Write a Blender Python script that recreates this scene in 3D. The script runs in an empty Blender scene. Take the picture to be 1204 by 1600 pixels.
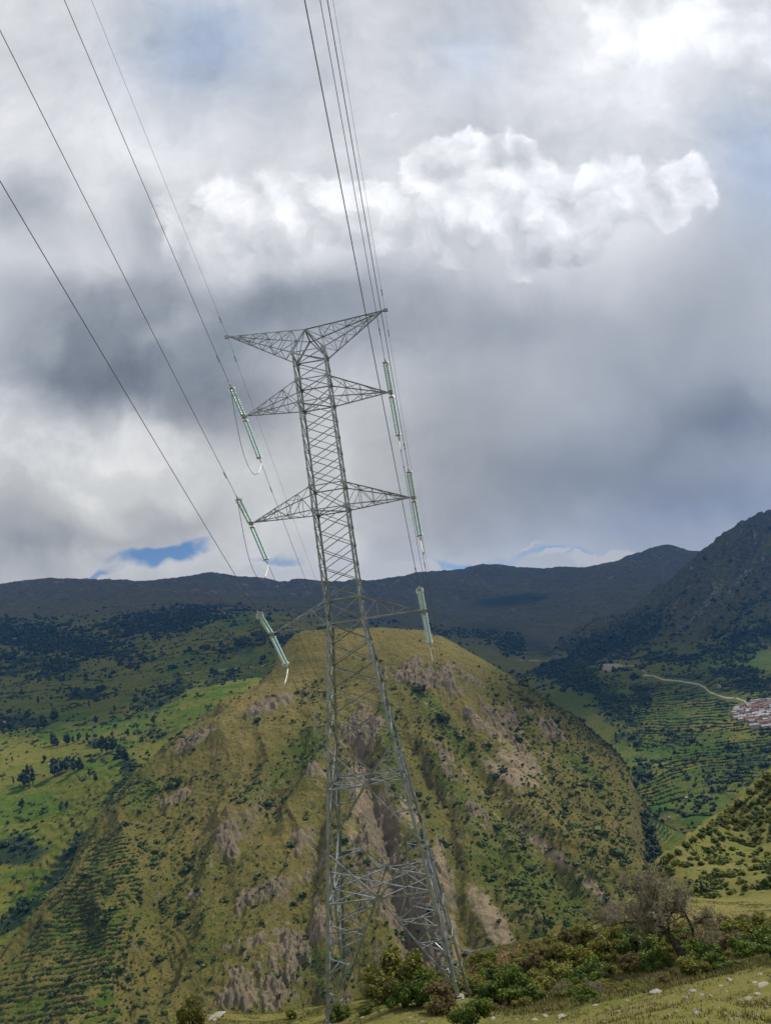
import bpy, bmesh, math, random
import numpy as np
from mathutils import Vector, Matrix

random.seed(7)
RNG = np.random.default_rng(11)
SC = bpy.context.scene
COL = SC.collection
SUN_AZ, SUN_EL = 62.0, 52.0

# ------------------------------------------------------------------ camera
FPX = 1202.0
PITCH, ROLL = 0.175, 0.1495
_fw = np.array([0, math.cos(PITCH), math.sin(PITCH)])
_up = np.array([0, -math.sin(PITCH), math.cos(PITCH)])
_rt = np.array([1.0, 0, 0])
CR = math.cos(ROLL) * _rt - math.sin(ROLL) * _up
CU = math.sin(ROLL) * _rt + math.cos(ROLL) * _up
CAM = np.array([CR, -CU, _fw])
cam_data = bpy.data.cameras.new('camera')
cam_data.sensor_fit = 'VERTICAL'
cam_data.sensor_height = 36.0
cam_data.sensor_width = 27.09
cam_data.lens = FPX / 1600.0 * 36.0
cam_data.clip_start = 0.1
cam_data.clip_end = 60000
cam = bpy.data.objects.new('camera', cam_data)
COL.objects.link(cam)
cam.matrix_world = Matrix(((CR[0], CU[0], -_fw[0], 0), (CR[1], CU[1], -_fw[1], 0), (CR[2], CU[2], -_fw[2], 0), (0, 0, 0, 1)))
SC.camera = cam


def ut(px, py):
    """photo pixel -> (x/y, z/y) of the view ray"""
    d = np.array([(px - 602) / FPX, (py - 800) / FPX, 1.0]) @ CAM
    return d[0] / d[1], d[2] / d[1]


def at(px, py, y):
    u, t = ut(px, py)
    return np.array([u * y, y, t * y])


def project(P):
    q = np.asarray(P) @ CAM.T
    z = np.maximum(q[..., 2], 1e-6)
    return 602 + FPX * q[..., 0] / z, 800 + FPX * q[..., 1] / z


# ------------------------------------------------------------------ scene helpers
def tag(o, label=None, cat=None, group=None, kind=None):
    if label: o['label'] = label
    if cat: o['category'] = cat
    if group: o['group'] = group
    if kind: o['kind'] = kind
    return o


def empty(name, loc=(0, 0, 0), rz=0.0, parent=None):
    o = bpy.data.objects.new(name, None)
    COL.objects.link(o)
    o.location = loc
    o.rotation_euler = (0, 0, rz)
    o.empty_display_size = 0.2
    if parent: o.parent = parent
    return o


def link(name, mesh, parent=None):
    o = bpy.data.objects.new(name, mesh)
    COL.objects.link(o)
    if parent: o.parent = parent
    return o


def copy_tree(o, parent=None):
    c = o.copy()
    COL.objects.link(c)
    if parent: c.parent = parent
    for ch in [k for k in o.children]:
        copy_tree(ch, c)
    return c


class MB:
    """collects polygons, builds one mesh"""
    def __init__(self):
        self.v = []; self.f = []

    def add(self, vs, fs):
        b = len(self.v)
        self.v += [tuple(map(float, p)) for p in vs]
        self.f += [tuple(i + b for i in f) for f in fs]

    def angle(self, p, q, w, n, t=None, flip=1.0, off=0.0):
        """steel L-angle from p to q; n = direction of the first flange's face normal"""
        p = np.array(p, float); q = np.array(q, float); n = np.array(n, float)
        d = q - p; L = np.linalg.norm(d)
        if L < 1e-6: return
        d /= L
        n = n - d * (n @ d); n /= max(np.linalg.norm(n), 1e-9)
        b = np.cross(d, n) * flip
        t = t or max(0.012, w * 0.16)
        prof = [(0, 0), (w, 0), (w, t), (t, t), (t, w), (0, w)]
        o = n * off - b * (w * 0.5)
        vs = [p + o + b * x - n * y for x, y in prof] + [q + o + b * x - n * y for x, y in prof]
        fs = [(i, (i + 1) % 6, (i + 1) % 6 + 6, i + 6) for i in range(6)] + [(5, 4, 3, 2, 1, 0), (6, 7, 8, 9, 10, 11)]
        self.add(vs, fs)

    def corner(self, p, q, a, b, w, t):
        """leg angle with flanges running along a and b from the heel"""
        p = np.array(p, float); q = np.array(q, float)
        a = np.array(a, float); b = np.array(b, float)
        prof = [(0, 0), (w, 0), (w, t), (t, t), (t, w), (0, w)]
        vs = [p + a * x + b * y for x, y in prof] + [q + a * x + b * y for x, y in prof]
        fs = [(i, (i + 1) % 6, (i + 1) % 6 + 6, i + 6) for i in range(6)] + [(5, 4, 3, 2, 1, 0), (6, 7, 8, 9, 10, 11)]
        self.add(vs, fs)

    def plate(self, c, a, b, n, t=0.014):
        c = np.array(c, float); a = np.array(a, float); b = np.array(b, float)
        n = np.array(n, float); n = n / np.linalg.norm(n) * t
        ring = [a, a * .55 + b, -a * .55 + b, -a, -a * .55 - b, a * .55 - b]
        vs = [c + r + n for r in ring] + [c + r - n for r in ring]
        fs = [(0, 1, 2, 3, 4, 5), (11, 10, 9, 8, 7, 6)] + [(i, i + 6, (i + 1) % 6 + 6, (i + 1) % 6) for i in range(6)]
        self.add(vs, fs)

    def box(self, c, h, R=None):
        c = np.array(c, float)
        vs = []
        for sx in (-1, 1):
            for sy in (-1, 1):
                for sz in (-1, 1):
                    p = np.array([sx * h[0], sy * h[1], sz * h[2]])
                    if R is not None: p = R @ p
                    vs.append(c + p)
        self.add(vs, [(0, 1, 3, 2), (4, 6, 7, 5), (0, 4, 5, 1), (2, 3, 7, 6), (0, 2, 6, 4), (1, 5, 7, 3)])

    def tube(self, pts, r, seg=6, caps=True):
        pts = [np.array(p, float) for p in pts]
        n = len(pts)
        rr = [r] * n if np.isscalar(r) else list(r)
        vs = []
        up = np.array([0.13, 0.21, 0.97])
        for i, p in enumerate(pts):
            d = pts[min(i + 1, n - 1)] - pts[max(i - 1, 0)]
            d = d / max(np.linalg.norm(d), 1e-9)
            a = np.cross(d, up); la = np.linalg.norm(a)
            if la < 0.05:
                a = np.cross(d, np.array([1.0, 0, 0])); la = np.linalg.norm(a)
            a /= la
            b = np.cross(d, a)
            for k in range(seg):
                th = 2 * math.pi * k / seg
                vs.append(p + (a * math.cos(th) + b * math.sin(th)) * rr[i])
        fs = []
        for i in range(n - 1):
            for k in range(seg):
                fs.append((i * seg + k, i * seg + (k + 1) % seg, (i + 1) * seg + (k + 1) % seg, (i + 1) * seg + k))
        if caps:
            fs.append(tuple(range(seg - 1, -1, -1)))
            fs.append(tuple((n - 1) * seg + k for k in range(seg)))
        self.add(vs, fs)

    def lathe(self, p, d, prof, seg=10):
        """prof = list of (distance along d, radius)"""
        p = np.array(p, float); d = np.array(d, float); d /= np.linalg.norm(d)
        a = np.cross(d, [0.2, 0.9, 0.3]); a /= np.linalg.norm(a); b = np.cross(d, a)
        vs = []
        for s, r in prof:
            for k in range(seg):
                th = 2 * math.pi * k / seg
                vs.append(p + d * s + (a * math.cos(th) + b * math.sin(th)) * r)
        fs = []
        for i in range(len(prof) - 1):
            for k in range(seg):
                fs.append((i * seg + k, i * seg + (k + 1) % seg, (i + 1) * seg + (k + 1) % seg, (i + 1) * seg + k))
        fs.append(tuple(range(seg - 1, -1, -1))); fs.append(tuple((len(prof) - 1) * seg + k for k in range(seg)))
        self.add(vs, fs)

    def torus(self, c, d, R, r, seg=18, sg2=5):
        c = np.array(c, float); d = np.array(d, float); d /= np.linalg.norm(d)
        a = np.cross(d, [0.2, 0.9, 0.3]); a /= np.linalg.norm(a); b = np.cross(d, a)
        vs = []; fs = []
        for i in range(seg):
            th = 2 * math.pi * i / seg
            e = a * math.cos(th) + b * math.sin(th)
            for k in range(sg2):
                ph = 2 * math.pi * k / sg2
                vs.append(c + e * (R + r * math.cos(ph)) + d * r * math.sin(ph))
        for i in range(seg):
            for k in range(sg2):
                fs.append((i * sg2 + k, i * sg2 + (k + 1) % sg2, ((i + 1) % seg) * sg2 + (k + 1) % sg2, ((i + 1) % seg) * sg2 + k))
        self.add(vs, fs)

    def mesh(self, name, mat, smooth=False):
        m = bpy.data.meshes.new(name)
        m.from_pydata(self.v, [], self.f)
        m.materials.append(mat)
        if smooth: m.polygons.foreach_set('use_smooth', [True] * len(m.polygons))
        m.update()
        return m

    def build(self, name, mat, parent=None, smooth=False):
        return link(name, self.mesh(name, mat, smooth), parent)


def np_mesh(name, V, F, mat, smooth=True):
    """fast mesh from arrays; F is (n,3) or (n,4)"""
    V = np.asarray(V, np.float32); F = np.asarray(F, np.int32)
    m = bpy.data.meshes.new(name)
    m.vertices.add(len(V)); m.vertices.foreach_set('co', V.ravel())
    k = F.shape[1]
    m.loops.add(F.size); m.loops.foreach_set('vertex_index', F.ravel())
    m.polygons.add(len(F))
    m.polygons.foreach_set('loop_start', np.arange(0, F.size, k, dtype=np.int32))
    m.polygons.foreach_set('loop_total', np.full(len(F), k, dtype=np.int32))
    if smooth: m.polygons.foreach_set('use_smooth', np.ones(len(F), dtype=bool))
    m.materials.append(mat)
    m.update(calc_edges=True)
    return m


def attr(m, name, vals):
    a = m.attributes.new(name, 'FLOAT', 'POINT')
    a.data.foreach_set('value', np.asarray(vals, np.float32).ravel())


# ------------------------------------------------------------------ noise
def _hash(ix, iy, seed):
    h = (ix.astype(np.int64) * 374761393 + iy.astype(np.int64) * 668265263 + seed * 974634777) & 0xffffffff
    h = ((h ^ (h >> 13)) * 1274126177) & 0xffffffff
    h = h ^ (h >> 16)
    return (h & 0xffff) / 65535.0


def gnoise(x, y, seed=0):
    x0 = np.floor(x); y0 = np.floor(y)
    fx = x - x0; fy = y - y0
    ux = fx * fx * fx * (fx * (fx * 6 - 15) + 10); uy = fy * fy * fy * (fy * (fy * 6 - 15) + 10)
    r = 0
    for dx in (0, 1):
        for dy in (0, 1):
            th = _hash(x0 + dx, y0 + dy, seed) * 2 * np.pi
            g = np.cos(th) * (fx - dx) + np.sin(th) * (fy - dy)
            r = r + g * (ux if dx else 1 - ux) * (uy if dy else 1 - uy)
    return r * 1.5


def fbm(x, y, oct=5, seed=0, gain=0.5):
    r = 0; a = 1.0; s = 0.0
    for i in range(oct):
        r = r + a * gnoise(x, y, seed + i * 17); s += a
        x = x * 2.03 + 13.7; y = y * 2.03 - 7.3; a *= gain
    return r / s


def ridged(x, y, oct=5, seed=0, gain=0.5):
    r = 0; a = 1.0; s = 0.0
    for i in range(oct):
        r = r + a * (1 - np.abs(gnoise(x, y, seed + i * 17)) * 2); s += a
        x = x * 2.03 + 13.7; y = y * 2.03 - 7.3; a *= gain
    return r / s


def sstep(a, b, x):
    t = np.clip((x - a) / (b - a), 0, 1)
    return t * t * (3 - 2 * t)


class TPS:
    def __init__(self, pts, vals, lam=1e-4):
        self.c = np.array(pts, float); v = np.array(vals, float)
        n = len(v)
        K = self._k(self.c) + lam * np.eye(n)
        Pm = np.hstack([np.ones((n, 1)), self.c])
        A = np.zeros((n + 3, n + 3)); A[:n, :n] = K; A[:n, n:] = Pm; A[n:, :n] = Pm.T
        self.w = np.linalg.solve(A, np.concatenate([v, np.zeros(3)]))

    def _k(self, q):
        d2 = ((q[:, None, :] - self.c[None]) ** 2).sum(-1)
        return 0.5 * d2 * np.log(d2 + 1e-12)

    def __call__(self, a, b):
        sh = np.shape(a)
        q = np.stack([np.ravel(a), np.ravel(b)], -1)
        out = np.empty(len(q)); n = len(self.c)
        for i in range(0, len(q), 60000):
            s = q[i:i + 60000]
            out[i:i + 60000] = self._k(s) @ self.w[:n] + self.w[n] + s @ self.w[n + 1:]
        return out.reshape(sh)


# ------------------------------------------------------------------ node helpers
class NG:
    def __init__(self, tree):
        self.t = tree; self.n = tree.nodes; self.l = tree.links

    def node(self, typ, **kw):
        x = self.n.new(typ)
        for k, v in kw.items(): setattr(x, k, v)
        return x

    def put(self, sock, v):
        if hasattr(v, 'is_output') or isinstance(v, bpy.types.NodeSocket): self.l.new(v, sock)
        else: sock.default_value = v

    def math(self, op, a, b=0.0, c=0.0, clamp=False):
        x = self.node('ShaderNodeMath', operation=op); x.use_clamp = clamp
        self.put(x.inputs[0], a); self.put(x.inputs[1], b); self.put(x.inputs[2], c)
        return x.outputs[0]

    def vmath(self, op, a, b=(0, 0, 0), s=None):
        x = self.node('ShaderNodeVectorMath', operation=op)
        self.put(x.inputs[0], a); self.put(x.inputs[1], b)
        if s is not None: self.put(x.inputs['Scale'], s)
        return x.outputs['Value'] if op in ('LENGTH', 'DOT_PRODUCT', 'DISTANCE') else x.outputs[0]

    def noise(self, vec, scale, detail=4, rough=0.55, dist=0.0, col=False):
        x = self.node('ShaderNodeTexNoise')
        self.put(x.inputs['Vector'], vec)
        x.inputs['Scale'].default_value = scale; x.inputs['Detail'].default_value = detail
        x.inputs['Roughness'].default_value = rough; x.inputs['Distortion'].default_value = dist
        return x.outputs['Color'] if col else x.outputs['Fac']

    def map(self, v, a, b, c=0.0, d=1.0, smooth=True):
        x = self.node('ShaderNodeMapRange', interpolation_type='SMOOTHSTEP' if smooth else 'LINEAR')
        self.put(x.inputs[0], v)
        for i, q in enumerate((a, b, c, d)): self.put(x.inputs[i + 1], q)
        return x.outputs[0]

    def mix(self, f, a, b, blend='MIX'):
        x = self.node('ShaderNodeMix', data_type='RGBA', blend_type=blend)
        self.put(x.inputs[0], f)
        for s, v in ((x.inputs[6], a), (x.inputs[7], b)):
            if isinstance(v, (tuple, list)) and len(v) == 3: v = (*v, 1.0)
            self.put(s, v)
        return x.outputs[2]

    def attr(self, name):
        x = self.node('ShaderNodeAttribute', attribute_name=name)
        return x.outputs['Fac']


def material(name, rough=0.8, metallic=0.0, spec=0.3):
    m = bpy.data.materials.new(name); m.use_nodes = True
    g = NG(m.node_tree)
    b = m.node_tree.nodes['Principled BSDF']
    b.inputs['Roughness'].default_value = rough; b.inputs['Metallic'].default_value = metallic
    b.inputs['Specular IOR Level'].default_value = spec
    return m, g, b


def simple(name, c1, c2, scale, rough=0.8, metallic=0.0, spec=0.3, bump=0.0, detail=4):
    """two-tone noise material in object space"""
    m, g, b = material(name, rough, metallic, spec)
    tc = g.node('ShaderNodeTexCoord').outputs['Object']
    n = g.noise(tc, scale, detail, 0.6)
    g.put(b.inputs['Base Color'], g.mix(g.map(n, 0.35, 0.65), c1, c2))
    if bump:
        bp = g.node('ShaderNodeBump'); bp.inputs['Strength'].default_value = bump
        bp.inputs['Distance'].default_value = 0.5 / scale
        g.put(bp.inputs['Height'], n); g.put(b.inputs['Normal'], bp.outputs[0])
    return m
# ------------------------------------------------------------------ the lattice tower
STEEL = simple('galvanised_steel', (0.19, 0.215, 0.235), (0.34, 0.375, 0.405), 2.0, 0.38, 0.55, 0.5)
STEEL_DARK = simple('weathered_steel', (0.17, 0.18, 0.18), (0.26, 0.27, 0.27), 4.0, 0.55, 0.5, 0.5)
CONCRETE = simple('footing_concrete', (0.20, 0.19, 0.165), (0.30, 0.29, 0.25), 5.0, 0.9, 0, 0.2, 0.3)
GLASS = simple('insulator_glass', (0.50, 0.74, 0.82), (0.62, 0.83, 0.90), 8.0, 0.15, 0.0, 0.6)
FITTING = simple('galvanised_fitting', (0.45, 0.47, 0.47), (0.6, 0.62, 0.62), 9.0, 0.4, 0.6, 0.5)
WIRE = simple('weathered_aluminium', (0.10, 0.105, 0.11), (0.16, 0.165, 0.17), 2.0, 0.6, 0.4, 0.4)
SLEEVE = simple('bright_aluminium_sleeve', (0.58, 0.57, 0.54), (0.68, 0.67, 0.63), 4.0, 0.45, 0.1, 0.5)

TX, TY, TPHI = -3.1368, 44.8958, 0.043
ZT, ZR, A1U, A1L, A2U, A2L, A3U, A3L = 18.2935, 19.6366, 16.5275, 15.138, 9.9447, 8.5112, 3.2, 1.8956
WT, W3, SL = 1.0026, 1.05, 0.1203
L1, L2, L3, LT, ZTIP = 4.4836, 4.8441, 4.4169, 4.9618, 20.4616
FOOT = {(-1, -1): -17.70, (1, -1): -17.14, (1, 1): -20.34, (-1, 1): -19.39}


def tw(z):
    return W3 + (WT - W3) * (z - A3L) / (ZT - A3L) if z >= A3L else W3 + SL * (A3L - z)


def cpt(c, z):
    w = tw(z)
    return np.array([c[0] * w, c[1] * w, z])


def tloc(p):
    """tower-local point to world"""
    c, s = math.cos(TPHI), math.sin(TPHI)
    return np.array([TX + p[0] * c + p[1] * s, TY - p[0] * s + p[1] * c, p[2]])


CORN = [(-1, -1), (1, -1), (1, 1), (-1, 1)]
FACES = [((-1, -1), (1, -1), (0, -1, 0)), ((1, -1), (1, 1), (1, 0, 0)), ((1, 1), (-1, 1), (0, 1, 0)), ((-1, 1), (-1, -1), (-1, 0, 0))]
LEV_UP = [ZT, (ZT + A1U) / 2, A1U, A1L, 14.1, 13.06, 12.02, 10.98, A2U, A2L, 7.4, 6.3, 5.2, 4.2, A3U, A3L]
LEV_MID = [A3L, 0.7, -0.5, -1.8, -3.2, -4.75]
Z_X1, Z_K1, Z_X2, Z_K2 = -6.9, -9.9, -12.35, -15.0


def lerp(a, b, t): return a + (b - a) * t


def tower_arm(base4, tip, n, chord, web, parent, name):
    """pyramid arm; base4 = upper front, upper back, lower front, lower back"""
    uf, ub, lf, lb = [np.array(p, float) for p in base4]
    tip = np.array(tip, float)
    m = MB()
    sx = np.sign(tip[0])
    for s in (uf, ub): m.angle(s, tip, chord, (0, 0, 1))
    for s in (lf, lb): m.angle(s, tip, chord, (0, 0, -1))
    ts = [i / n for i in range(n)]
    for i in range(n):
        t0, t1 = i / n, (i + 1) / n
        for u, l, ny in ((uf, lf, -1), (ub, lb, 1)):
            pu0, pl0 = lerp(u, tip, t0), lerp(l, tip, t0)
            if i: m.angle(pu0, pl0, web, (0, ny, 0))
            if i < n - 1:
                m.angle(pl0, lerp(u, tip, t1), web, (0, ny, 0), off=0.02) if i % 2 == 0 else m.angle(pu0, lerp(l, tip, t1), web, (0, ny, 0), off=0.02)
        for f, b, nz in ((uf, ub, 1), (lf, lb, -1)):
            if i: m.angle(lerp(f, tip, t0), lerp(b, tip, t0), web, (0, 0, nz))
            if i < n - 1:
                if i % 2 == 0: m.angle(lerp(f, tip, t0), lerp(b, tip, t1), web, (0, 0, nz), off=0.02)
                else: m.angle(lerp(b, tip, t0), lerp(f, tip, t1), web, (0, 0, nz), off=0.02)
    m.box(tip + np.array([sx * .05, 0, -.03]), (.13, .07, .09))
    return m.build(name, STEEL_DARK if False else STEEL, parent)


def make_tower(detail=True):
    root = empty('transmission_tower', (TX, TY, -17.4), -TPHI)
    off = np.array([0, 0, 17.4])
    inv = lambda m: m
    # legs
    for c in CORN:
        m = MB()
        ax = np.array([-c[0], 0, 0.]); ay = np.array([0, -c[1], 0.])
        zs = [FOOT[c] - .1, -12.35, -6.9, A3L, A2L, ZT]
        ws = [.175, .16, .14, .115, .105, .09]
        for i in range(5):
            p, q = cpt(c, zs[i]), cpt(c, zs[i + 1])
            m.corner(p + off, q + off, ax, ay, ws[i], ws[i] * .15)
            if i:   # splice angle outside the heel
                d = (q - p) / np.linalg.norm(q - p)
                h = np.array([c[0] * .012, c[1] * .012, 0])
                m.corner(p - d * .35 + h + off, p + d * .35 + h + off, ax, ay, ws[i] * 1.02, .012)
        for z in (A1U, A1L, A2U, A2L, A3U, A3L, ZT, Z_X1, -9.9):
            p = cpt(c, z) + off
            m.plate(p + np.array([-c[0] * .09, c[1] * .02, 0]), (.12, 0, 0), (0, 0, .13), (0, 1, 0))
            m.plate(p + np.array([c[0] * .02, -c[1] * .09, 0]), (0, .12, 0), (0, 0, .13), (1, 0, 0))
        leg = m.build('leg', STEEL, root)
        b = MB()
        f = cpt(c, FOOT[c]) + off
        b.box(f + np.array([-c[0] * .06, -c[1] * .06, -.46]), (.26, .26, .42))
        b.box(f + np.array([-c[0] * .06, -c[1] * .06, .02]), (.18, .18, .018))
        b.build('footing', CONCRETE, leg)
    # bracing on each face
    for a, b_, n in FACES:
        m = MB()
        n = np.array(n, float)
        for lev, w in ((LEV_UP, .045), (LEV_MID, .06)):
            for i in range(len(lev) - 1):
                z0, z1 = lev[i], lev[i + 1]
                m.angle(cpt(a, z0) + off, cpt(b_, z1) + off, w, n, off=.03)
                m.angle(cpt(b_, z0) + off, cpt(a, z1) + off, w, n, off=-.03, flip=-1)
        for z in (ZT, A1U, A1L, A2U, A2L, A3U, A3L):
            m.angle(cpt(a, z) + off, cpt(b_, z) + off, .062, n, off=.0)
        # big panels
        def mid(z): return (cpt(a, z) + cpt(b_, z)) / 2
        M1, M2 = mid(Z_X1), mid(Z_X2)
        for zleg0, Mx, zc, zleg1, fx in ((-4.75, M1, Z_X1, -9.9, False), (-9.9, M2, Z_X2, None, True)):
            for c in (a, b_):
                top = cpt(c, zleg0)
                bot = cpt(c, FOOT[c] + .25) if fx else cpt(c, zleg1)
                hz = cpt(c, zc)
                m.angle(top + off, Mx + off, .075, n)
                m.angle(Mx + off, bot + off, .075, n)
                m.angle(hz + off, Mx + off, .085, n, off=-.02)
                # redundants
                t_mid = lerp(top, Mx, .5)
                zz = t_mid[2]
                m.angle(t_mid + off, cpt(c, zz) + off, .055, n, off=.02)
                m.angle(t_mid + off, lerp(hz, Mx, .5) + off, .055, n, off=.02)
                m.angle(t_mid + off, hz + off, .055, n, off=-.02)
                fr = (.25, .5, .75) if fx else (.5,)
                prev_h = hz
                for k, q in enumerate(fr):
                    bm_ = lerp(Mx, bot, q)
                    m.angle(bm_ + off, cpt(c, bm_[2]) + off, .055, n, off=.02)
                    nxt = cpt(c, lerp(Mx, bot, (q + (fr[k + 1] if k + 1 < len(fr) else 1.0)) / 2)[2]) if fx else cpt(c, zleg1)
                    m.angle(bm_ + off, (cpt(c, bm_[2]) if not fx else nxt) + off, .055, n, off=-.02)
                    if k == 0:
                        m.angle(bm_ + off, lerp(hz, Mx, .5) + off, .055, n, off=.02)
                        m.angle(bm_ + off, hz + off, .05, n, off=-.03)
                    else:
                        m.angle(bm_ + off, cpt(c, lerp(Mx, bot, fr[k - 1])[2]) + off, .05, n, off=-.02)
        m.plate(M1 + n * .02 + off, np.cross(n, (0, 0, 1)) * .2, (0, 0, .16), n)
        m.plate(M2 + n * .02 + off, np.cross(n, (0, 0, 1)) * .24, (0, 0, .18), n)
        m.build('face_bracing', STEEL, root)
    # plan bracing (diaphragms)
    for z, w in ((Z_X1, .065), (Z_X2, .075), (A3L, .06), (A2L, .06), (A1L, .06), (ZT, .06)):
        m = MB()
        mids = [(cpt(a, z) + cpt(b_, z)) / 2 for a, b_, n in FACES]
        if z < 0:
            for i in range(4):
                m.angle(mids[i] + off, mids[(i + 1) % 4] + off, w, (0, 0, 1))
                q = cpt(CORN[(i + 1) % 4], z)
                m.angle(lerp(mids[i], mids[(i + 1) % 4], .5) + off, q + off, w, (0, 0, 1), off=.02)
            for i in range(2):
                m.angle(lerp(mids[i], mids[(i + 1) % 4], .5) + off, lerp(mids[i + 2], mids[(i + 3) % 4], .5) + off, w * .8, (0, 0, 1), off=-.03)
        else:
            m.angle(cpt(CORN[0], z) + off, cpt(CORN[2], z) + off, w, (0, 0, 1))
            m.angle(cpt(CORN[1], z) + off, cpt(CORN[3], z) + off, w, (0, 0, 1), off=.03)
        m.build('plan_bracing', STEEL, root)
    # hip bracing inside the leg extensions
    for c in CORN:
        ex, ey = (-c[0], c[1]), (c[0], -c[1])
        def fm(o, z): return (cpt(c, z) + cpt(o, z)) / 2
        for q in (.3, .55, .8):
            m = MB()
            pa = lerp(fm(ex, Z_X2), cpt(c, FOOT[c] + .25), q); pb = lerp(fm(ey, Z_X2), cpt(c, FOOT[c] + .25), q)
            m.angle(pa + off, pb + off, .055, (0, 0, 1))
            m.angle(lerp(pa, pb, .5) + off, cpt(c, pa[2] - .5) + off, .045, (0, 0, 1), off=.02)
            m.build('hip_brace', STEEL, root)
        for q in (.5,):
            m = MB()
            pa = lerp(fm(ex, Z_X2), cpt(c, -9.9), q); pb = lerp(fm(ey, Z_X2), cpt(c, -9.9), q)
            m.angle(pa + off, pb + off, .055, (0, 0, 1))
            m.build('hip_brace', STEEL, root)
    # arms
    for s in (-1, 1):
        for zu, zl, L, n in ((A1U, A1L, L1, 4), (A2U, A2L, L2, 5), (A3U, A3L, L3, 4)):
            b4 = [cpt((s, -1), zu) + off, cpt((s, 1), zu) + off, cpt((s, -1), zl) + off, cpt((s, 1), zl) + off]
            tower_arm(b4, np.array([s * L, 0, zl]) + off, n, .062, .033, root, 'crossarm')
        w = tw(ZT)
        b4 = [np.array([0, -w, ZR]) + off, np.array([0, w, ZR]) + off, cpt((s, -1), ZT) + off, cpt((s, 1), ZT) + off]
        tower_arm(b4, np.array([s * LT, 0, ZTIP]) + off, 6, .062, .033, root, 'ground_wire_arm')
    m = MB()
    w = tw(ZT)
    for ny in (-1, 1):
        for s in (-1, 1):
            m.angle(np.array([0, ny * w, ZR]) + off, cpt((s, ny), ZT) + off, .085, (0, ny, 0))
    m.angle(np.array([0, -w, ZR]) + off, np.array([0, w, ZR]) + off, .075, (0, 0, 1))
    for s in (-1, 1):
        m.angle(np.array([0, -w, ZR]) + off, cpt((s, 1), ZT) + off, .06, (0, 0, 1), off=.02)
    m.build('peak_frame', STEEL, root)
    return root


TOWER = make_tower()
tag(TOWER, 'tall grey steel lattice transmission tower standing on the slope among bushes', 'transmission tower')

# ------------------------------------------------------------------ insulators, jumpers, conductors
WAZ, SN, SF, WB = 0.0482, 0.432, -0.6065, 0.0006
HN = np.array([-math.sin(WAZ), -math.cos(WAZ), 0]); HF = -HN
LEN_N, LEN_F = 3.05, 3.85


def wire_pt(tip, s, far):
    h, a = (HF, SF) if far else (HN, SN)
    return tip + h * s + np.array([0, 0, a * s + WB * s * s])


def insulator(tip, far, label):
    L = LEN_F if far else LEN_N
    p1 = wire_pt(tip, .1, far)
    d = wire_pt(tip, 2.0, far) - tip; d /= np.linalg.norm(d)
    side = np.cross(d, (0, 0, 1)); side /= np.linalg.norm(side)
    root = empty('insulator_string', tuple(tip))
    T = -tip
    a0, a1 = .32, L - .42
    for s in (-1, 1):
        m = MB()
        nsh = int((a1 - a0) / .105)
        prof = [(a0, .02)]
        for i in range(nsh):
            z = a0 + (a1 - a0) * (i + .5) / nsh
            r = .078 if i % 2 == 0 else .064
            prof += [(z - .03, .032), (z - .008, r), (z + .008, r * .97), (z + .02, .034)]
        prof += [(a1, .02)]
        m.lathe(tip + side * .095 * s + T, d, prof, 10)
        m.build('disc_string', GLASS, root, True)
    for z in (a0 - .06, a1 + .06):
        m = MB()
        c = tip + d * z + T
        nn = np.cross(side, d)
        m.plate(c, side * .2, d * .07, nn, .012)
        m.tube([c, c + d * (.26 if z > 1 else -.26)], .025, 6)
        m.build('yoke_plate', FITTING, root)
    m = MB()
    m.torus(tip + d * (a1 - .02) + T, d, .2, .018)
    m.build('grading_ring', FITTING, root, True)
    m = MB()
    m.tube([tip + d * (L - .25) + T, tip + d * (L + .12) + T], [.04, .028], 8)
    m.build('dead_end_clamp', FITTING, root, True)
    return tag(root, label, 'insulator', 'insulator strings on the tower arms')


lev_name = {'1': 'top', '2': 'middle', '3': 'bottom'}
TIPS = {}
for k, L, z in (('1', L1, A1L), ('2', L2, A2L), ('3', L3, A3L)):
    for sd, s in (('left', -1), ('right', 1)):
        TIPS[sd, k] = tloc((s * (L + .05), 0, z - .08))
SPAN = 232.0


def cable(name, pts, r, label, cat, group, dampers=()):
    m = MB(); m.tube(pts, r, 6)
    o = m.build(name, WIRE, None, True)
    tag(o, label, cat, group)
    for p, d in dampers:
        q = MB(); q.tube([p - d * .22 - np.array([0, 0, .1]), p + d * .22 - np.array([0, 0, .1])], .014, 5)
        q.tube([p - d * .24 - np.array([0, 0, .1]), p - d * .12 - np.array([0, 0, .1])], .035, 6)
        q.tube([p + d * .12 - np.array([0, 0, .1]), p + d * .24 - np.array([0, 0, .1])], .035, 6)
        q.box(p - np.array([0, 0, .05]), (.03, .03, .07))
        q.build('vibration_damper', STEEL_DARK, o, True)
    return o


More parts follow.
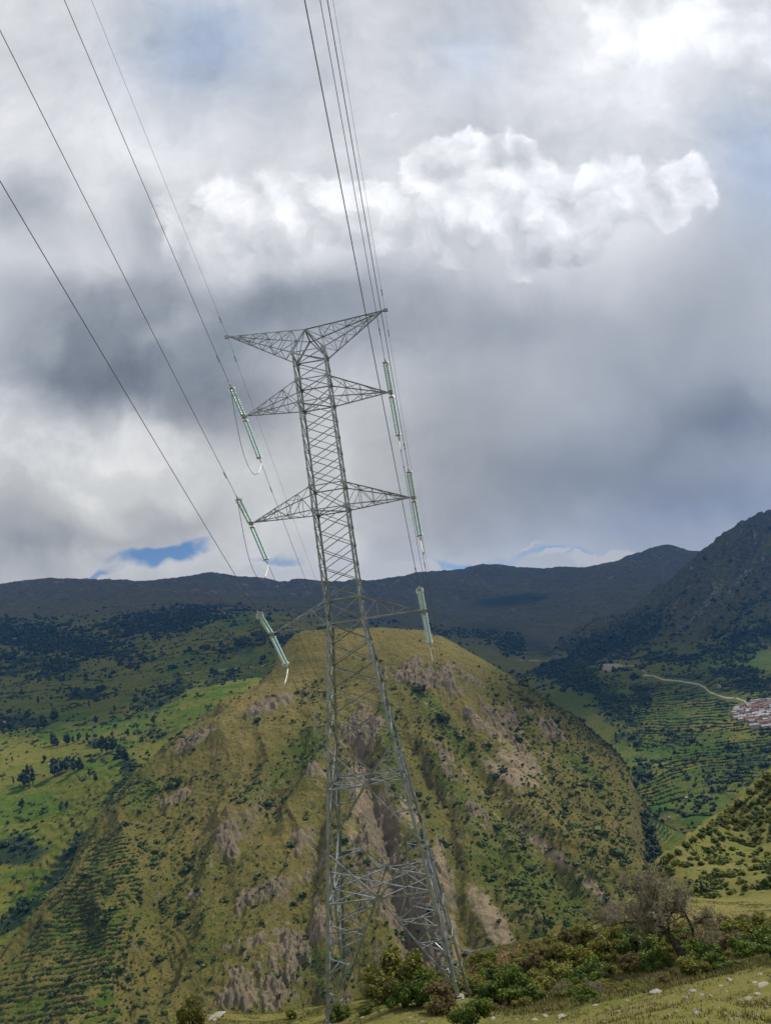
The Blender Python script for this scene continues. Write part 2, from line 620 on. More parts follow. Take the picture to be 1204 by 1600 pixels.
for (sd, k), tip in TIPS.items():
    ln = lev_name[k]
    insulator(tip, False, f'pale green insulator string rising from the {ln} {sd} arm tip to the overhead line')
    insulator(tip, True, f'pale green insulator string below the {ln} {sd} arm tip, pointing into the valley')
    # conductors
    for far in (False, True):
        L0 = (LEN_F if far else LEN_N) * .86
        end = SPAN - L0 if far else 150.0
        pts = [wire_pt(tip, s, far) for s in np.concatenate([np.linspace(L0, 12, 8), np.linspace(16, end, 60)])]
        dmp = []
        for s in (L0 + 2.2,):
            p = wire_pt(tip, s, far); d = wire_pt(tip, s + .5, far) - p
            dmp.append((p, d / np.linalg.norm(d)))
        cable('power_line', pts, .015 if not far else .015,
              f'dark conductor running {"down to the valley" if far else "overhead out of the sky"} from the {ln} {sd} arm', 'power line', 'conductors strung from the tower', dmp)
    # jumper loop under the arm
    a = wire_pt(tip, LEN_N * .88, False); b = wire_pt(tip, LEN_F * .9, True)
    sag = 2.3
    pts = []
    for i in range(25):
        t = i / 24
        p = a + (b - a) * t
        q = (1 - abs(2 * t - 1) ** 2.4)
        p = p + np.array([(-.25 if sd == 'left' else .1) * math.sin(math.pi * t), 0, -sag * q])
        pts.append(p)
    o = cable('jumper_cable', pts, .017, f'thin jumper loop hanging under the {ln} {sd} arm', 'cable', 'jumper loops under the arms')
    m = MB(); m.tube(pts[20:], .036, 8)
    m.build('sleeve', SLEEVE, o, True)

for sd, s in (('left', -1), ('right', 1)):
    tip = tloc((s * LT, 0, ZTIP))
    for far in (False, True):
        pts = [wire_pt(tip, q, far) for q in np.linspace(0, SPAN if far else 150, 70)]
        dmp = []
        for q in (1.4,):
            p = wire_pt(tip, q, far); d = wire_pt(tip, q + .5, far) - p
            dmp.append((p, d / np.linalg.norm(d)))
        cable('ground_wire', pts, .008, f'thin ground wire running {"down to the valley" if far else "overhead"} from the top {sd} arm tip', 'ground wire', 'ground wires of the tower', dmp)


def small_pylon(name, base, top_z, rz, half, label, arms=True, wmul=1.0):
    """a lattice pylon seen far away"""
    root = empty(name, tuple(base), rz)
    H = top_z - base[2]
    k = H / 38.0
    m = MB(); w = .16 * k * wmul
    def cw(z):
        f = z / H
        return (3.4 - 2.4 * min(f / .55, 1)) * k
    for c in CORN:
        pts = [np.array([c[0] * cw(z), c[1] * cw(z), z]) for z in (0, H * .55, H * .94)]
        for i in range(2): m.angle(pts[i], pts[i + 1], w, (0, c[1], 0))
    m.build('leg_frame', STEEL, root)
    m = MB()
    zs = list(np.linspace(0, H * .55, 6)) + list(np.linspace(H * .55, H * .94, 12))[1:]
    for a, b_, n in FACES:
        for i in range(len(zs) - 1):
            z0, z1 = zs[i], zs[i + 1]
            p = lambda c, z: np.array([c[0] * cw(z), c[1] * cw(z), z])
            m.angle(p(a, z0), p(b_, z1), w * .55, n); m.angle(p(b_, z0), p(a, z1), w * .55, n)
            m.angle(p(a, z1), p(b_, z1), w * .5, n)
    m.build('bracing', STEEL, root)
    for zf, L in ((.86, half * .93), (.72, half), (.56, half * .92)):
        for s in (-1, 1):
            z = H * zf
            c = cw(z)
            tower_arm([(s * c, -c, z + 1.4 * k), (s * c, c, z + 1.4 * k), (s * c, -c, z), (s * c, c, z)], (s * half if L == half else s * L, 0, z), 4, w * .6, w * .4, root, 'crossarm')
    for s in (-1, 1):
        z = H * .94; c = cw(z)
        tower_arm([(0, -c, z + 1.3 * k), (0, c, z + 1.3 * k), (s * c, -c, z), (s * c, c, z)], (s * half, 0, H), 5, w * .7, w * .45, root, 'ground_wire_arm')
    return tag(root, label, 'transmission tower')


_pc = np.array([TX, TY, 0]) + HF * SPAN
PYL2 = small_pylon('lattice_pylon', (_pc[0], _pc[1], -141.0), -100.6, -WAZ, 5.0, 'pale lattice pylon whose top arm peeks over the bushy crest right of the tower', wmul=1.3)
# ------------------------------------------------------------------ terrain
def poly_dist(P, pts):
    """plan distance of points P (...,2) to a polyline"""
    best = np.full(P.shape[:-1], 1e9)
    for a, b in zip(pts[:-1], pts[1:]):
        a = np.array(a); b = np.array(b); d = b - a
        t = np.clip(((P - a) @ d) / max(d @ d, 1e-9), 0, 1)
        q = P - a - t[..., None] * d
        best = np.minimum(best, np.sqrt((q ** 2).sum(-1)))
    return best


def blobs(px, py, lst):
    """land-cover mask from ellipses (cx, cy, rx, ry, angle_deg, amount) given where they are seen in the photo"""
    r = np.zeros_like(px)
    for cx, cy, rx, ry, an, am in lst:
        c, s = math.cos(math.radians(an)), math.sin(math.radians(an))
        dx, dy = px - cx, py - cy
        a = (dx * c + dy * s) / rx; b = (-dx * s + dy * c) / ry
        r = np.maximum(r, am * np.exp(-(a * a + b * b) ** 1.5))
    return r


def inpoly(px, py, poly):
    c = np.zeros(px.shape, bool)
    n = len(poly)
    for i in range(n):
        x1, y1 = poly[i]; x2, y2 = poly[(i + 1) % n]
        k = ((y1 > py) != (y2 > py)) & (px < (x2 - x1) * (py - y1) / ((y2 - y1) if y2 != y1 else 1e-9) + x1)
        c ^= k
    return c


class Sheet:
    """height field over (u = x/y, y); cols = photo pixel + distance, absolute = (u, y, z)"""
    def __init__(self, ctrl, absol, lam=2e-5):
        P = [at(*c) for c in ctrl]
        q = [(p[0] / p[1], math.log(p[1])) for p in P] + [(a[0], math.log(a[1])) for a in absol]
        z = [p[2] for p in P] + [a[2] for a in absol]
        self.t = TPS(q, z, lam)

    def base(self, x, y):
        return self.t(x / y, np.log(y))

    def z(self, x, y):
        return self.base(x, y) + self.detail(x, y)

    def detail(self, x, y):
        return 0 * x


def grid(name, sheet, us, ys, mat, extra):
    U, Y = np.meshgrid(us, ys)
    X = U * Y
    Z = sheet.z(X, Y)
    V = np.stack([X, Y, Z], -1).reshape(-1, 3)
    nu, ny = len(us), len(ys)
    i = np.arange(nu * ny).reshape(ny, nu)
    F = np.stack([i[:-1, :-1], i[:-1, 1:], i[1:, 1:], i[1:, :-1]], -1).reshape(-1, 4)
    m = np_mesh(name, V, F, mat)
    px, py = project(np.stack([X, Y, Z], -1))
    for k, v in extra(X, Y, Z, px, py).items(): attr(m, k, v)
    o = link(name, m)
    tag(o, kind='structure')
    return o


def terrain_mat(name, s, grass, dry, lush, rock, rock2, bump=0.5, speck=0.0):
    """s = size in metres of the finest texture; attributes dry, lush, rock, bare, wood drive the cover"""
    m, g, b = material(name, 0.95, 0, 0.08)
    P = g.node('ShaderNodeTexCoord').outputs['Object']
    n1 = g.noise(P, 1 / (s * 40), 5, 0.6)
    n2 = g.noise(P, 1 / (s * 7), 5, 0.65)
    n3 = g.noise(P, 1 / s, 4, 0.7)
    def edge(a, wid=.22):   # break the border of a cover with noise
        q = g.math('ADD', g.attr(a), g.math('MULTIPLY', g.math('SUBTRACT', n2, .5), 1.3))
        q = g.math('ADD', q, g.math('MULTIPLY', g.math('SUBTRACT', n3, .5), .7))
        return g.map(q, .5 - wid, .5 + wid)
    c = g.mix(g.map(n1, .38, .62), grass, tuple(.5 * (x + y) for x, y in zip(grass, dry)))
    c = g.mix(edge('dry', .35), c, dry)
    c = g.mix(edge('lush', .25), c, lush)
    c = g.mix(g.math('MULTIPLY', g.map(n3, .3, .7), .35), c, tuple(x * .62 for x in grass), 'MIX')
    c = g.mix(g.math('MULTIPLY', g.map(g.attr('moor'), .1, 1.0), .85), c, g.mix(g.map(n2, .4, .62), (.024, .028, .018), (.075, .060, .038)))
    if speck:   # low tufts too small to model one by one
        sv = g.noise(P, 1 / (s * 1.7), 2, .5)
        lim = g.math('ADD', .60, g.math('MULTIPLY', g.math('SUBTRACT', .5, n1), .22))
        sk = g.map(g.math('SUBTRACT', sv, lim), -.015, .05)
        c = g.mix(g.math('MULTIPLY', sk, speck), c, tuple(x * .55 for x in lush))
        sv2 = g.noise(g.vmath('ADD', P, (31, 17, 5)), 1 / (s * 1.1), 2, .5)
        c = g.mix(g.math('MULTIPLY', g.map(sv2, .64, .70), speck * .6), c, tuple(x * 1.25 for x in rock2))
    rk = g.mix(g.map(n2, .4, .62), rock, rock2)
    rk = g.mix(g.math('MULTIPLY', g.map(n3, .52, .7), .6), rk, tuple(x * .45 for x in rock))
    c = g.mix(edge('rock', .18), c, rk)
    c = g.mix(edge('bare', .2), c, tuple(x * 1.15 for x in rock2))
    c = g.mix(edge('wood', .2), c, (.018, .032, .012))
    c = g.mix(edge('path', .12), c, (.29, .26, .20))
    g.put(b.inputs['Base Color'], c)
    h = g.math('ADD', g.math('MULTIPLY', n2, .6), g.math('MULTIPLY', n3, .4))
    bp = g.node('ShaderNodeBump'); bp.inputs['Strength'].default_value = bump; bp.inputs['Distance'].default_value = s * 2.0
    g.put(bp.inputs['Height'], h); g.put(b.inputs['Normal'], bp.outputs[0])
    return m


# ---- 1. the big hill across the ravine
def hd(px, py, k=1.0):
    u, t = ut(px, py)
    return (px, py, 376 / (.442 - t) * k)


hill_c = [(462, 989, 890), (540, 985, 930), (600, 984, 950), (660, 985, 930), (700, 1000, 900), (760, 1035, 870), (820, 1072, 845), (880, 1108, 820),
          (940, 1147, 795), (968, 1180, 765), (985, 1265, 650), (980, 1310, 600), (1000, 1350, 550), (1012, 1372, 530),
          (432, 1040, 845), (380, 1085, 800), (300, 1128, 760), (215, 1210, 700), (160, 1280, 640), (100, 1360, 590), (30, 1450, 545), (0, 1490, 525), (-60, 1560, 500)]
for p in [(600, 1040), (500, 1060), (700, 1060), (600, 1100), (600, 1200), (600, 1300), (600, 1400), (600, 1500), (600, 1580), (400, 1200), (400, 1300), (400, 1400), (400, 1500), (400, 1590),
          (280, 1240), (250, 1300), (250, 1400), (250, 1500), (200, 1590), (100, 1500), (50, 1590), (500, 1150), (800, 1560), (950, 1480), (750, 1450), (860, 1450)]:
    hill_c.append(hd(*p))
for p, k in [((750, 1150), 1.05), ((750, 1250), 1.03), ((750, 1350), 1.01), ((860, 1250), 1.08), ((860, 1350), 1.03), ((930, 1300), 1.06), ((930, 1400), 1.02), ((820, 1150), 1.1), ((900, 1190), 1.13)]:
    hill_c.append(hd(*p, k))
def crest(px, py, y, f1=1.05, d1=.012, f2=1.25, d2=.08, du=0.0):
    """points behind a skyline point, sinking below the line of sight"""
    u, t = ut(px, py)
    return [(u + du, y * f1, (t - d1) * y * f1), (u + 2.2 * du, y * f2, (t - d2) * y * f2)]


hill_a = []
for c in hill_c[:10]: hill_a += crest(*c, 1.05, .012, 1.3, .14, .006)
for c in hill_c[14:23]: hill_a += crest(*c, 1.045, .02, 1.14, .10, -.022)
HILL = Sheet(hill_c, hill_a)
OUTLINE = [(-200, 1720), (-60, 1562), (0, 1488), (30, 1448), (100, 1360), (160, 1284), (215, 1210), (260, 1165), (300, 1130), (340, 1106), (380, 1087), (425, 1050), (440, 1010), (462, 990), (500, 985), (560, 983), (620, 983), (660, 986), (700, 1001), (730, 1016), (760, 1033), (820, 1070), (880, 1107), (940, 1147), (966, 1178), (982, 1220), (986, 1265), (984, 1310), (1002, 1352), (1020, 1385), (1090, 1500), (1090, 1720)]
_hb = HILL.base


def _hill_base(x, y):
    """the hill's spurs end along a rim; beyond it the ground drops away"""
    z = _hb(x, y)
    px, py = project(np.stack([x, y, z], -1))
    out = ~inpoly(px, py, OUTLINE)
    d = poly_dist(np.stack([px, py], -1), OUTLINE) * out
    k = np.where(py > 1190, np.where(px > 600, 3.0, 1.6), 1.5)
    return z - np.clip(d - 1.0, 0, 260) * k * y / FPX


HILL.base = _hill_base
GULLY = [[at(*hd(*p))[:2] for p in q] for q in
         ([(560, 1165), (575, 1230), (600, 1290), (606, 1340), (612, 1390), (640, 1440), (672, 1520)],
          [(640, 1150), (690, 1240), (705, 1330), (712, 1420), (735, 1500)],
          [(720, 1140), (790, 1240), (880, 1340), (950, 1420)],
          [(470, 1170), (430, 1240), (350, 1330), (300, 1420), (260, 1500)],
          [(520, 1180), (505, 1260), (480, 1350), (470, 1450), (480, 1540)])]
ROCKS_H = [(650, 1055, 60, 22, 8, 1), (715, 1065, 45, 25, 20, .9), (640, 1040, 30, 12, 0, .8), (568, 1140, 36, 42, 0, 1.1), (560, 1210, 24, 55, 10, .9), (590, 1300, 36, 60, 12, 1.1),
           (610, 1380, 60, 60, 5, 1.1), (660, 1440, 55, 70, 8, 1.1), (690, 1380, 26, 80, -8, .9), (640, 1500, 60, 40, 0, .9), (425, 1100, 48, 12, -24, 1.1), (310, 1150, 40, 12, -28, 1.1), (270, 1245, 38, 12, -25, .9),
           (355, 1310, 24, 26, 0, .9), (310, 1395, 18, 10, -20, .9), (420, 1390, 60, 20, -20, .9), (480, 1330, 30, 40, 0, .6), (430, 1480, 75, 45, -25, .8), (375, 1500, 55, 40, 0, .62), (500, 1430, 26, 50, 0, .8), (390, 1560, 55, 26, 0, .7),
           (770, 1130, 60, 36, 30, .8), (820, 1180, 50, 26, 40, .7), (700, 1190, 14, 42, -22, .9), (745, 1260, 16, 45, -30, .7), (850, 1130, 60, 14, 40, .7), (490, 1200, 20, 14, 0, .8)]
BARE_H = [(770, 1440, 22, 60, -32, 1.0), (740, 1400, 12, 30, -20, .8), (690, 1360, 9, 50, -12, .9), (860, 1330, 10, 60, -50, .6), (560, 1260, 14, 60, 10, .6), (930, 1390, 12, 50, -45, .7), (800, 1200, 50, 30, 35, .5), (710, 1470, 7, 60, -6, .9), (640, 1270, 14, 40, -30, .5)]
LUSH_H = [(612, 1170, 20, 90, -8, 1), (690, 1130, 18, 120, -38, .9), (720, 1250, 20, 120, -30, .9), (800, 1350, 90, 130, -35, .7), (900, 1400, 80, 60, -30, .7), (690, 1320, 12, 80, -15, .9), (480, 1170, 36, 45, 30, .8), (420, 1220, 60, 20, -40, .7),
          (230, 1240, 45, 26, -30, .9), (330, 1340, 50, 40, 0, .5), (180, 1400, 80, 90, 0, .7), (250, 1330, 70, 60, 0, .5), (600, 1290, 14, 14, 0, .6), (330, 1470, 40, 60, 0, .6), (480, 1500, 50, 40, 0, .7), (850, 1470, 90, 40, 0, .7), (910, 1200, 60, 16, 42, .8)]
DRY_H = [(560, 1010, 140, 30, 0, .8), (420, 1085, 120, 22, -28, .9), (650, 1015, 60, 22, 0, .9), (380, 1160, 140, 30, -25, .6), (560, 1090, 60, 30, 0, .6), (330, 1290, 80, 26, -25, .5), (700, 1100, 60, 40, 20, .5), (840, 1290, 40, 90, -40, .6), (590, 1240, 30, 50, 0, .7), (440, 1290, 70, 60, 0, .45)]
TERR_H = [(-20, 1620), (-20, 1520), (80, 1400), (150, 1300), (210, 1290), (235, 1340), (215, 1440), (190, 1530), (215, 1620)]


def terr_mask(px, py, poly, soft):
    """soft inside-polygon mask"""
    m = inpoly(px, py, poly).astype(float)
    c = np.mean(np.array(poly), 0)
    d = np.full(px.shape, 1e9)
    P = np.stack([px, py], -1)
    pp = list(poly) + [poly[0]]
    d = poly_dist(P, pp)
    return m * sstep(0, soft, d)


def steps(z, step, x, y, seed, wob=1.0):
    q = z / step + wob * fbm(x / 40, y / 40, 3, seed)
    f = q - np.floor(q)
    s = np.where(f < .72, f * .12, .0864 + (f - .72) / .28 * (1 - .0864))
    return (np.floor(q) + s - q) * step, f


def rock_mask(px, py, x, y):
    b = blobs(px, py, ROCKS_H)
    return sstep(.40, .92, b * .70 + .85 * fbm(x / 20, y / 30, 5, 23, .6) + .30 * ridged(x / 5, y / 9, 4, 24) + .02) * sstep(.0, .35, b + .06)


def strips(x, y, z, step, seed, length=45.0):
    """random value per narrow field following the contours"""
    q = np.floor(z / step + .8 * fbm(x / 60, y / 60, 3, seed))
    k = np.floor((x + .35 * y) / length + 7.3 * _hash(q, q * 0, seed) + .3 * fbm(x / 25, y / 25, 2, seed + 5))
    return _hash(q, k, seed + 9)


def hill_detail(x, y):
    z0 = HILL.base(x, y)
    px, py = project(np.stack([x, y, z0], -1))
    rock = rock_mask(px, py, x, y)
    P = np.stack([x, y], -1)
    top = sstep(1150, 1040, py)
    h = 6.0 * fbm(x / 60, y / 60, 5, 3) * (1 - .6 * top) + 15 * (ridged(x / 85 + .3 * fbm(x / 70, y / 70, 3, 6), y / 330, 3, 7) - .5) * sstep(1040, 1150, py) + 1.6 * fbm(x / 14, y / 14, 4, 5)
    # down-slope ribs
    h = h + 2.6 * (ridged(x / 30 + .6 * fbm(x / 30, y / 40, 4, 8), y / 80 + .4 * fbm(x / 40, y / 40, 3, 10), 6, 9, .6) - .4) * sstep(1010, 1120, py) + 1.5 * fbm(x / 9, y / 9, 4, 11, .6)
    st0, f0 = steps(z0 + h, 3.4, x, y, 12, 2.2)
    h = h + .38 * st0 * np.clip(.5 + 1.6 * fbm(x / 50, y / 50, 3, 13), 0, 1)
    for q, (dep, wid) in zip(GULLY, ((15, 9), (10, 8), (8, 11), (9, 13), (8, 9))):
        d = poly_dist(P, q)
        h = h - dep * np.exp(-(d / wid) ** 2)
    h = h + rock * (7.0 * (ridged(x / 13 + .6 * fbm(x / 14, y / 14, 4, 20), y / 22 + .4 * fbm(x / 16, y / 16, 3, 19), 6, 21, .6) - .3) + 2.6 * ridged(x / 4, y / 7, 4, 22))
    tm = terr_mask(px, py, TERR_H, 26)
    st, f = steps(z0 + .4 * h, 1.7, x, y, 31, .9)
    h = h * (1 - .3 * tm) + st * tm * np.clip(.55 + .9 * fbm(x / 35, y / 35, 3, 33), .15, .95)
    return h


HILL.detail = hill_detail


def hill_attr(X, Y, Z, px, py):
    rock = rock_mask(px, py, X, Y); tm = terr_mask(px, py, TERR_H, 26)
    z0 = HILL.base(X, Y); fld = strips(X, Y, Z, 1.7, 35, 26.)
    gx = np.gradient(Z, axis=1) / np.maximum(np.gradient(X, axis=1), .1)
    gy = np.gradient(Z, axis=0) / np.maximum(np.gradient(Y, axis=0), .1)
    sl = np.sqrt(gx ** 2 + gy ** 2)
    rock = rock * 1.0 + .16 * sstep(1150, 1300, py) * sstep(880, 700, px) * sstep(250, 400, px) + .35 * sstep(.9, 1.6, sl) * (1 - tm)
    lush = .55 * blobs(px, py, LUSH_H) + .32 * fbm(X / 45, Y / 90, 4, 41) + .12
    riser = tm * sstep(.75, 1.3, sl)
    lush = np.maximum(lush * (1 - tm), tm * (.05 + .75 * fld))
    dry = .75 * blobs(px, py, DRY_H) + .35 * fbm(X / 80, Y / 80, 4, 43) + .12 + tm * .5 * (.45 - fld)
    wood = riser * .5 + .6 * np.clip(1 - rock * 2, 0, 1) * np.clip(fbm(X / 25, Y / 40, 4, 45) - .25, 0, 1)
    return dict(rock=rock, lush=lush, dry=dry, bare=blobs(px, py, BARE_H) * .85 + .62 * blobs(px, py, [(780, 1230, 190, 150, 40, 1), (560, 1260, 110, 200, 0, .9), (640, 1120, 90, 60, 0, .8)]) * np.clip(.35 + 1.5 * fbm((X + .9 * Y) / 16, (X - .9 * Y) / 90, 5, 48, .6), 0, 1.3), wood=wood, path=0 * X)


HILL_MAT = terrain_mat('hill_grass', 1.1, (.090, .086, .018), (.165, .128, .040), (.050, .086, .008), (.125, .106, .070), (.180, .142, .090), .9, .85)
H_U = np.linspace(-.64, .36, 1050); H_Y = np.exp(np.linspace(math.log(395), math.log(1250), 860))
hill_o = grid('hill', HILL, H_U, H_Y, HILL_MAT, hill_attr)

# ---- 2. left valley side and the far range
SKY = [(-90, 930, 4300), (0, 923, 4300), (60, 913, 4350), (110, 910, 4400), (160, 915, 4450), (208, 921, 4500), (270, 907, 4600), (345, 900, 4700), (430, 908, 4700), (500, 911, 4750), (560, 912, 4850), (600, 910, 4900), (650, 896, 4900), (690, 896, 4950),
       (730, 889, 5000), (780, 884, 5000), (850, 890, 5000), (930, 887, 5000), (965, 885, 5000), (1000, 867, 4900), (1030, 856, 4800), (1060, 858, 4800), (1100, 865, 4800), (1160, 880, 4800), (1290, 860, 4800)]
rng_c = [(0, 1480, 600), (60, 1420, 625), (110, 1350, 655), (170, 1270, 710), (215, 1222, 760), (260, 1180, 810), (330, 1125, 900), (420, 1060, 1050),
         (0, 1400, 660), (0, 1330, 730), (0, 1250, 830), (0, 1180, 960), (60, 1180, 960), (150, 1180, 900), (0, 1120, 1150), (150, 1120, 1120), (250, 1120, 1000), (90, 1280, 770), (-90, 1400, 640), (-90, 1250, 820), (-90, 1120, 1150),
         (0, 1060, 1450), (150, 1060, 1400), (300, 1060, 1250), (0, 1000, 1900), (150, 1000, 1850), (300, 1000, 1700), (420, 1000, 1500), (500, 985, 1800), (-90, 1010, 1850),
         (0, 965, 2500), (150, 958, 2500), (300, 953, 2400), (420, 958, 2200), (-90, 975, 2500),
         (960, 900, 4300), (920, 918, 3900), (880, 950, 3300),
         (600, 955, 3300), (700, 965, 3000), (780, 1000, 2500), (730, 1010, 2200), (850, 1035, 2050), (700, 925, 4100), (850, 925, 4100), (600, 930, 4100), (500, 945, 3200), (800, 965, 3000), (850, 985, 2800), (1000, 910, 4000), (1060, 905, 4000)]
rng_c += SKY
rng_a = []
for c in SKY: rng_a += crest(*c, 1.05, .006, 1.3, .06)
rng_a += [(-.1, 1300, -70), (0, 1300, -95), (0, 1700, -110), (.1, 1500, -150), (.15, 1900, -150), (.45, 3400, 0), (.6, 3800, 80), (-.3, 850, -75), (-.2, 900, -60), (.2, 900, -310), (.4, 900, -320), (.35, 1300, -290), (.2, 1300, -270), (.06, 900, -230), (.4, 1800, -250), (.6, 1400, -280), (.22, 1750, -230), (.3, 560, -340), (.1, 560, -280), (.6, 600, -320)]
RANGE = Sheet(rng_c, rng_a)


def range_detail(x, y):
    far = sstep(1600, 4200, y)
    r = 44 * far * (ridged(x / 620 + .25 * fbm(x / 300, y / 300, 3, 51), y / 1300, 7, 52, .56) - .42) + 10 * far * (ridged(x / 120, y / 200, 5, 50, .6) - .4) + 7 * sstep(900, 2000, y) * fbm(x / 160, y / 160, 5, 53) + 2.2 * fbm(x / 35, y / 35, 4, 54)
    z0 = RANGE.base(x, y)
    st, f = steps(z0, 4.0, x, y, 55, 1.6)
    tm = sstep(1700, 1200, y) * .6 * sstep(-.25, .1, fbm(x / 120, y / 120, 3, 56))
    return r + st * tm


RANGE.detail = range_detail
WOOD_R = [(80, 1000, 150, 26, 8, .75), (250, 975, 110, 22, -8, .8), (60, 1040, 120, 26, 0, .6), (130, 1085, 50, 12, 0, .8), (250, 1090, 60, 16, -25, .8), (150, 1160, 30, 12, 0, .5), (20, 1130, 40, 16, 0, .8), (110, 1340, 90, 16, -52, .9), (180, 1250, 70, 14, -55, .85), (30, 1330, 50, 26, 0, .9), (20, 1440, 70, 14, -40, .9), (200, 1195, 20, 14, 0, .9), (100, 1195, 30, 12, 0, .5), (240, 1150, 30, 14, -40, .6),
          (380, 1010, 70, 12, -20, .7), (800, 938, 70, 10, -6, .9), (750, 985, 80, 16, 0, .55), (820, 1010, 60, 20, 10, .7), (450, 1000, 40, 10, -10, .7), (340, 1060, 70, 10, -10, .5), (600, 965, 60, 8, 0, .3)]
LUSH_R = [(120, 1130, 140, 30, 0, .8), (350, 1090, 120, 20, -22, .9), (60, 1260, 70, 40, 0, .8), (150, 1200, 70, 30, 0, .7), (380, 970, 60, 14, -10, .7), (60, 1400, 60, 40, 0, .8), (300, 1040, 120, 20, -5, .5), (0, 1290, 50, 60, 0, .6)]
DRY_R = [(90, 935, 220, 22, 3, .8), (320, 935, 200, 22, 0, .6), (30, 1190, 40, 26, -20, .6), (600, 930, 140, 22, 0, .7), (820, 905, 160, 14, 0, .8), (1020, 885, 90, 22, 0, .9), (900, 960, 60, 20, -40, .6), (40, 1380, 22, 14, 0, .6)]


def range_attr(X, Y, Z, px, py):
    z0 = 0
    gx = np.gradient(Z, axis=1) / np.maximum(np.gradient(X, axis=1), .1)
    gy = np.gradient(Z, axis=0) / np.maximum(np.gradient(Y, axis=0), .1)
    sl = np.sqrt(gx ** 2 + gy ** 2)
    tm = sstep(1900, 1200, Y); fld = strips(X, Y, Z, 4.0, 65, 60.)
    wood = .8 * blobs(px, py, WOOD_R) + .45 * np.clip(fbm(X / 60, Y / 90, 5, 61), -.3, 1) * sstep(3000, 1800, Y) + .5 * tm * sstep(.6, 1.1, sl) + .06
    lush = .6 * blobs(px, py, LUSH_R) + .4 * fbm(X / 90, Y / 120, 4, 62) + .22 * sstep(2600, 1700, Y)
    dry = .7 * blobs(px, py, DRY_R) + .35 * fbm(X / 300, Y / 500, 4, 63) + .1 + .9 * tm * (fld - .6)
    lush = lush + .7 * tm * (.5 - fld)
    rock = sstep(2300, 3400, Y) * (.55 * sstep(.35, .8, sl) + .45 * fbm(X / 90, Y / 160, 5, 66, .6)) + .05
    PD = poly_dist(np.stack([px, py], -1), [(290, 1052), (330, 1048), (390, 1043), (440, 1037)])
    PD2 = poly_dist(np.stack([px, py], -1), [(805, 1031), (850, 1033), (898, 1030)])
    path = np.exp(-(PD / 1.8) ** 2) * .52 + np.exp(-(PD2 / 1.4) ** 2) * .56
    return dict(rock=rock, lush=lush, dry=dry, bare=0 * X, wood=wood, path=path, moor=sstep(1500, 2700, Y) * (.8 + .3 * fbm(X / 260, Y / 400, 5, 67, .6)))


RANGE_MAT = terrain_mat('mountain_cover', 3.2, (.100, .110, .011), (.150, .130, .026), (.055, .100, .007), (.13, .115, .095), (.15, .12, .095), .6, .7)
R_U = np.linspace(-.72, .62, 900); R_Y = np.exp(np.linspace(math.log(500), math.log(7200), 760))
range_o = grid('mountains', RANGE, R_U, R_Y, RANGE_MAT, range_attr)

# ---- 3. right valley with terraces, and the right mountain
val_c = [(1000, 1345, 610), (985, 1265, 720), (985, 1200, 930), (970, 1172, 1085), (1050, 1300, 770),
         (1100, 1250, 850), (1150, 1210, 905), (1204, 1190, 915), (1040, 1240, 885), (1100, 1200, 945), (1204, 1150, 985), (1040, 1180, 1000), (1100, 1150, 1015), (1170, 1120, 1060), (1204, 1100, 1100), (1040, 1120, 1150), (1100, 1080, 1240), (1000, 1085, 1290), (1204, 1060, 1300),
         (950, 1045, 1520), (1000, 1040, 1520), (900, 1060, 1450), (860, 1078, 1350), (1100, 1030, 1570), (1204, 1020, 1520), (935, 1130, 1180), (1020, 1330, 740),
         (1204, 960, 1780), (1204, 900, 2080), (1204, 850, 2320), (1204, 798, 2620), (1150, 825, 2650), (1100, 866, 2680), (1100, 950, 2150), (1100, 990, 1850), (1050, 906, 2680), (1000, 946, 2640), (1050, 970, 2200), (1000, 1000, 2000), (940, 978, 2560), (880, 1006, 2460), (950, 1015, 2000), (820, 1048, 2300), (880, 1038, 1850),
         (1320, 740, 2650), (1320, 900, 2100), (1320, 1100, 1080), (1320, 1180, 920)]
val_a = []
for px, py, y in [(1204, 798, 2620), (1150, 825, 2650), (1100, 866, 2680), (1050, 906, 2680), (1000, 946, 2640), (940, 978, 2560), (880, 1006, 2460), (820, 1048, 2300), (1320, 740, 2650)]:
    val_a += crest(px, py, y, 1.05, .012, 1.35, .14, -.004)
val_a += [(.3, 400, -140), (.5, 450, -150), (.1, 700, -215), (.1, 1300, -165), (.3, 620, -215), (.4, 640, -200), (.5, 650, -180), (.05, 1800, -150), (.15, 480, -195), (.2, 500, -192), (.25, 485, -186), (.1, 520, -195), (.08, 2300, -175)]
VALLEY = Sheet(val_c, val_a)
TERR_V = [(985, 1320), (1000, 1180), (940, 1110), (900, 1070), (960, 1050), (1100, 1040), (1230, 1050), (1240, 1200), (1100, 1300), (1030, 1350)]


def valley_detail(x, y):
    z0 = VALLEY.base(x, y)
    px, py = project(np.stack([x, y, z0], -1))
    mt = sstep(1450, 2000, y)
    # ribs running down to the valley (direction of fall: towards -x,-y)
    a = (x + 1.1 * y); b = (x * 1.1 - y)
    h = mt * 40 * (ridged(b / 330 + .25 * fbm(x / 260, y / 260, 3, 71), a / 1500, 5, 72, .52) - .45)
    h = h + mt * 24 * (ridged(b / 95 + .3 * fbm(x / 90, y / 90, 3, 70), a / 420, 5, 73, .58) - .4) + 1.8 * fbm(x / 30, y / 30, 4, 74) + 7 * fbm(x / 170, y / 170, 4, 75) * sstep(700, 1200, y)
    tm = terr_mask(px, py, TERR_V, 30)
    st, f = steps(z0 + .5 * h, 2.1, x, y, 77, 1.2)
    return h * (1 - .4 * tm) + st * tm * .9


